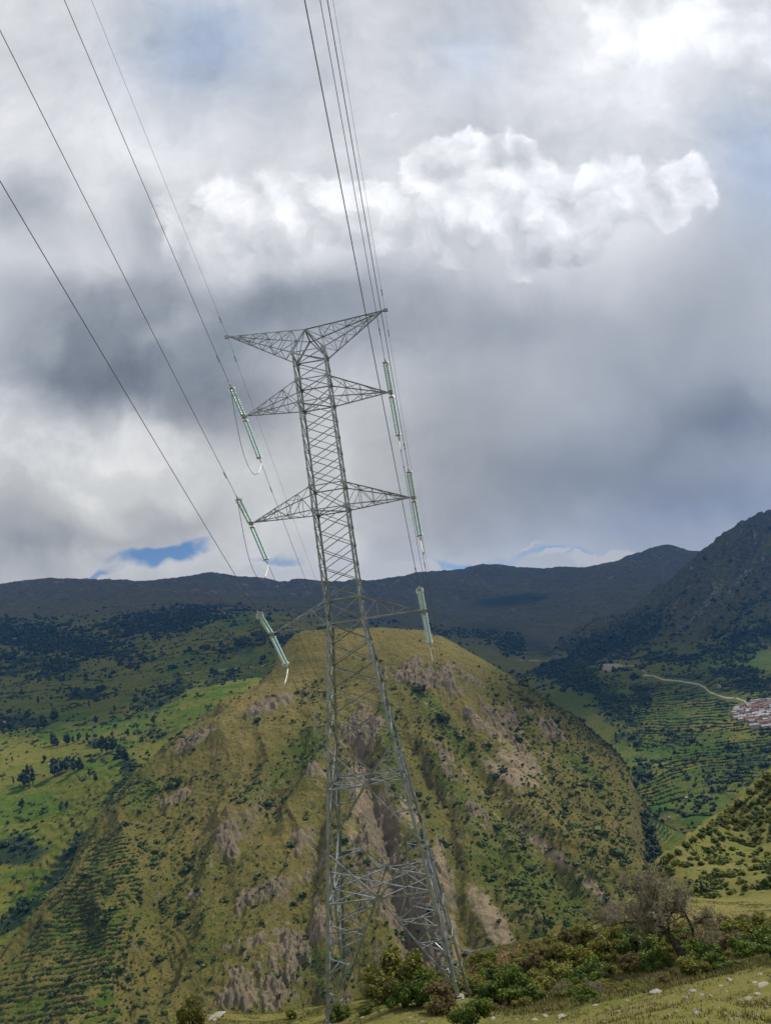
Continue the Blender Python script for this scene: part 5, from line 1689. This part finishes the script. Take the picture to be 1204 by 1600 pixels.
# ---- grass tufts on the near turf
GRASSM = leaf_mat('grass_blades', (.105, .105, .028), (.18, .165, .055), (.28, .24, .11), scale=.35)
ng = 90000
gy_ = np.sqrt(rv.uniform(15 ** 2, 62 ** 2, ng)); gu = rv.uniform(-.40, .50, ng)
gx_ = gu * gy_; gz_ = near_z(gx_, gy_)
px, py = project(np.stack([gx_, gy_, gz_], -1))
k = inframe(px, py, 20)
gx_, gy_, gz_, px, py = gx_[k], gy_[k], gz_[k], px[k], py[k]
n1_ = fbm(gx_ / 2.2, gy_ / 2.2, 3, 301)
bushy = inpoly(px, py, [(700, 1480), (860, 1470), (960, 1445), (1240, 1435), (1240, 1500), (880, 1580), (760, 1590)])
k = bushy | ((n1_ > .0) & (rv.uniform(size=len(px)) < .45)) | (rv.uniform(size=len(px)) < .12)
gx_, gy_, gz_, n1_, bushy = gx_[k], gy_[k], gz_[k], n1_[k], bushy[k]
n = len(gx_); nb = 5
hgt = (rv.uniform(.03, .075, n) * (1 + .9 * np.clip(n1_, 0, 1)) * np.where(bushy, 2.2, 1.0))[:, None]
th = rv.uniform(0, 6.28, (n, nb)); le = rv.uniform(.2, .8, (n, nb)) * hgt
bx = gx_[:, None] + rv.normal(size=(n, nb)) * .06; by = gy_[:, None] + rv.normal(size=(n, nb)) * .06
wv = .012 + hgt * .05
A = np.stack([bx - np.sin(th) * wv, by + np.cos(th) * wv, gz_[:, None] - .02 + 0 * bx], -1); B = np.stack([bx + np.sin(th) * wv, by - np.cos(th) * wv, gz_[:, None] - .02 + 0 * bx], -1)
Cc = np.stack([bx + np.cos(th) * le, by + np.sin(th) * le, gz_[:, None] + hgt + 0 * bx], -1)
V = np.stack([A, B, Cc], 2).reshape(-1, 3)
m = np_mesh('grass', V, np.arange(len(V)).reshape(-1, 3), GRASSM, False)
attr(m, 'tint', np.repeat(np.clip(.5 + .3 * rv.normal(size=n * nb), 0, 1), 3))
tag(link('grass', m), 'short olive grass tufts on the near slope', None, None, 'stuff')

# ---- village
ROOFS = [simple('pale_metal_roof', (.13, .13, .132), (.26, .26, .255), .6, .7, .0, .2), simple('rust_tile_roof', (.11, .060, .042), (.19, .095, .065), .8, .85), simple('brown_roof', (.09, .07, .058), (.16, .125, .10), .8, .85), simple('grey_roof', (.13, .135, .145), (.23, .23, .235), .6, .6)]
ADOBE = simple('adobe_wall', (.24, .19, .14), (.42, .36, .28), .5, .95)


def house_meshes(L, Wd, H, rh, roof):
    m = MB()
    x, y = L / 2, Wd / 2
    m.add([(-x, -y, -1.5), (x, -y, -1.5), (x, y, -1.5), (-x, y, -1.5), (-x, -y, H), (x, -y, H), (x, y, H), (-x, y, H), (-x, 0, H + rh - .15), (x, 0, H + rh - .15)],
          [(0, 1, 5, 4), (2, 3, 7, 6), (1, 2, 6, 9, 5), (3, 0, 4, 8, 7)])
    wl = m.mesh('wall', ADOBE)
    r = MB(); e = .45
    k = rh / y
    zt, ze = H + rh, H - e * k
    r.add([(-x - e, -y - e, ze), (x + e, -y - e, ze), (x + e, 0, zt), (-x - e, 0, zt), (-x - e, y + e, ze), (x + e, y + e, ze),
           (-x - e, -y - e, ze + .18), (x + e, -y - e, ze + .18), (x + e, 0, zt + .18), (-x - e, 0, zt + .18), (-x - e, y + e, ze + .18), (x + e, y + e, ze + .18)],
          [(0, 3, 2, 1), (3, 4, 5, 2), (6, 7, 8, 9), (9, 8, 11, 10), (0, 1, 7, 6), (5, 4, 10, 11), (1, 2, 8, 7), (2, 5, 11, 8), (3, 0, 6, 9), (4, 3, 9, 10)])
    return wl, r.mesh('roof', roof)


kinds = [('pale', 'house with a pale metal roof in the packed village', 'pale roofed village houses'), ('rust', 'house with a rust red roof in the packed village', 'red roofed village houses'), ('brown', 'house with a brown roof in the packed village', 'brown roofed village houses'), ('grey', 'house with a grey roof in the packed village', 'grey roofed village houses')]
hm = [[house_meshes(*d, ROOFS[k]) for d in ((6.2, 4.2, 3.4, 1.2), (5, 4, 4.4, 1.1), (8, 4.4, 3.2, 1.1))] for k in range(4)]
vil = [(1141, 1117), (1150, 1108), (1165, 1103), (1180, 1097), (1215, 1094), (1215, 1137), (1185, 1132), (1152, 1128)]
done = []


def put_house(p, k, v, rz, lab=None):
    e = empty('village_house', tuple(p), rz)
    wl, rf = hm[k][v]
    link('wall', wl, e); link('roof', rf, e)
    if lab: tag(e, lab, 'house')
    else: tag(e, kinds[k][1], 'house', kinds[k][2])
    return e


t_ = 0
while len(done) < 130 and t_ < 3000:
    t_ += 1
    a, b = rv.uniform(1141, 1212), rv.uniform(1095, 1136)
    if not inpoly(np.array([a]), np.array([b]), vil)[0]: continue
    p = hit(a, b, VALLEY.z, 600, 1700)
    if p is None or any(np.hypot(*(p[:2] - q[:2])) < 6.2 for q in done): continue
    done.append(p)
    put_house(p, int(rv.choice([0, 0, 1, 1, 2, 2, 3, 3])), int(rv.integers(0, 3)), rv.normal() * .25 - .1)
for a, b, k, sc, lab in [(1196, 1133, 1, 2.2, 'long red roofed hall at the lower edge of the village'), (1200, 1139, 0, 2.0, 'long white roofed shed below the red hall'), (1178, 1138, 0, 1.4, 'white roofed house standing alone below the village'), (1175, 1109, 1, 1.5, 'broad rust red roof where the road enters the village')]:
    p = hit(a, b, VALLEY.z, 600, 1700)
    if p is not None:
        e = put_house(p + np.array([0, 0, .5]), k, 2, -.1, lab); e.scale = (sc, 1.2, 1.3)
for a, b, zf, lab in [(1045, 1281, VALLEY.z, 'tiny white hut alone on the lower right terraces'), (1072, 1250, VALLEY.z, 'tiny pale hut alone on the middle right terraces'), (79, 1197, RANGE.z, 'tiny white hut beside trees in the left field'), (24, 1002, RANGE.z, 'tiny pale hut high on the shaded left mountainside'), (8, 1131, RANGE.z, 'tiny white hut by the dark wood at the left edge'), (1123, 1075, VALLEY.z, 'tiny pale hut just above the bend of the road')]:
    p = hit(a, b, zf, 560, 3000)
    if p is not None:
        e = empty('hut', tuple(p), .2); s = p[1] / 1100.0 * .8; e.scale = (s, s, s)
        link('wall', hm[0][1][0], e); link('roof', hm[0][1][1], e); tag(e, lab, 'hut')

# ---- a second pylon far off on the hill
p = hit(503, 1188, HILL.z, 420, 1000)
small_pylon('lattice_pylon', (p[0], p[1], p[2] - .5), p[2] + 74 / FPX * p[1], .1, 3.4, 'faint thin lattice pylon on the hillside left of the tower body', wmul=.55)
SC.cycles.max_bounces = 4; SC.cycles.diffuse_bounces = 2; SC.cycles.glossy_bounces = 2; SC.cycles.transmission_bounces = 2; SC.cycles.volume_bounces = 0; SC.cycles.transparent_max_bounces = 4
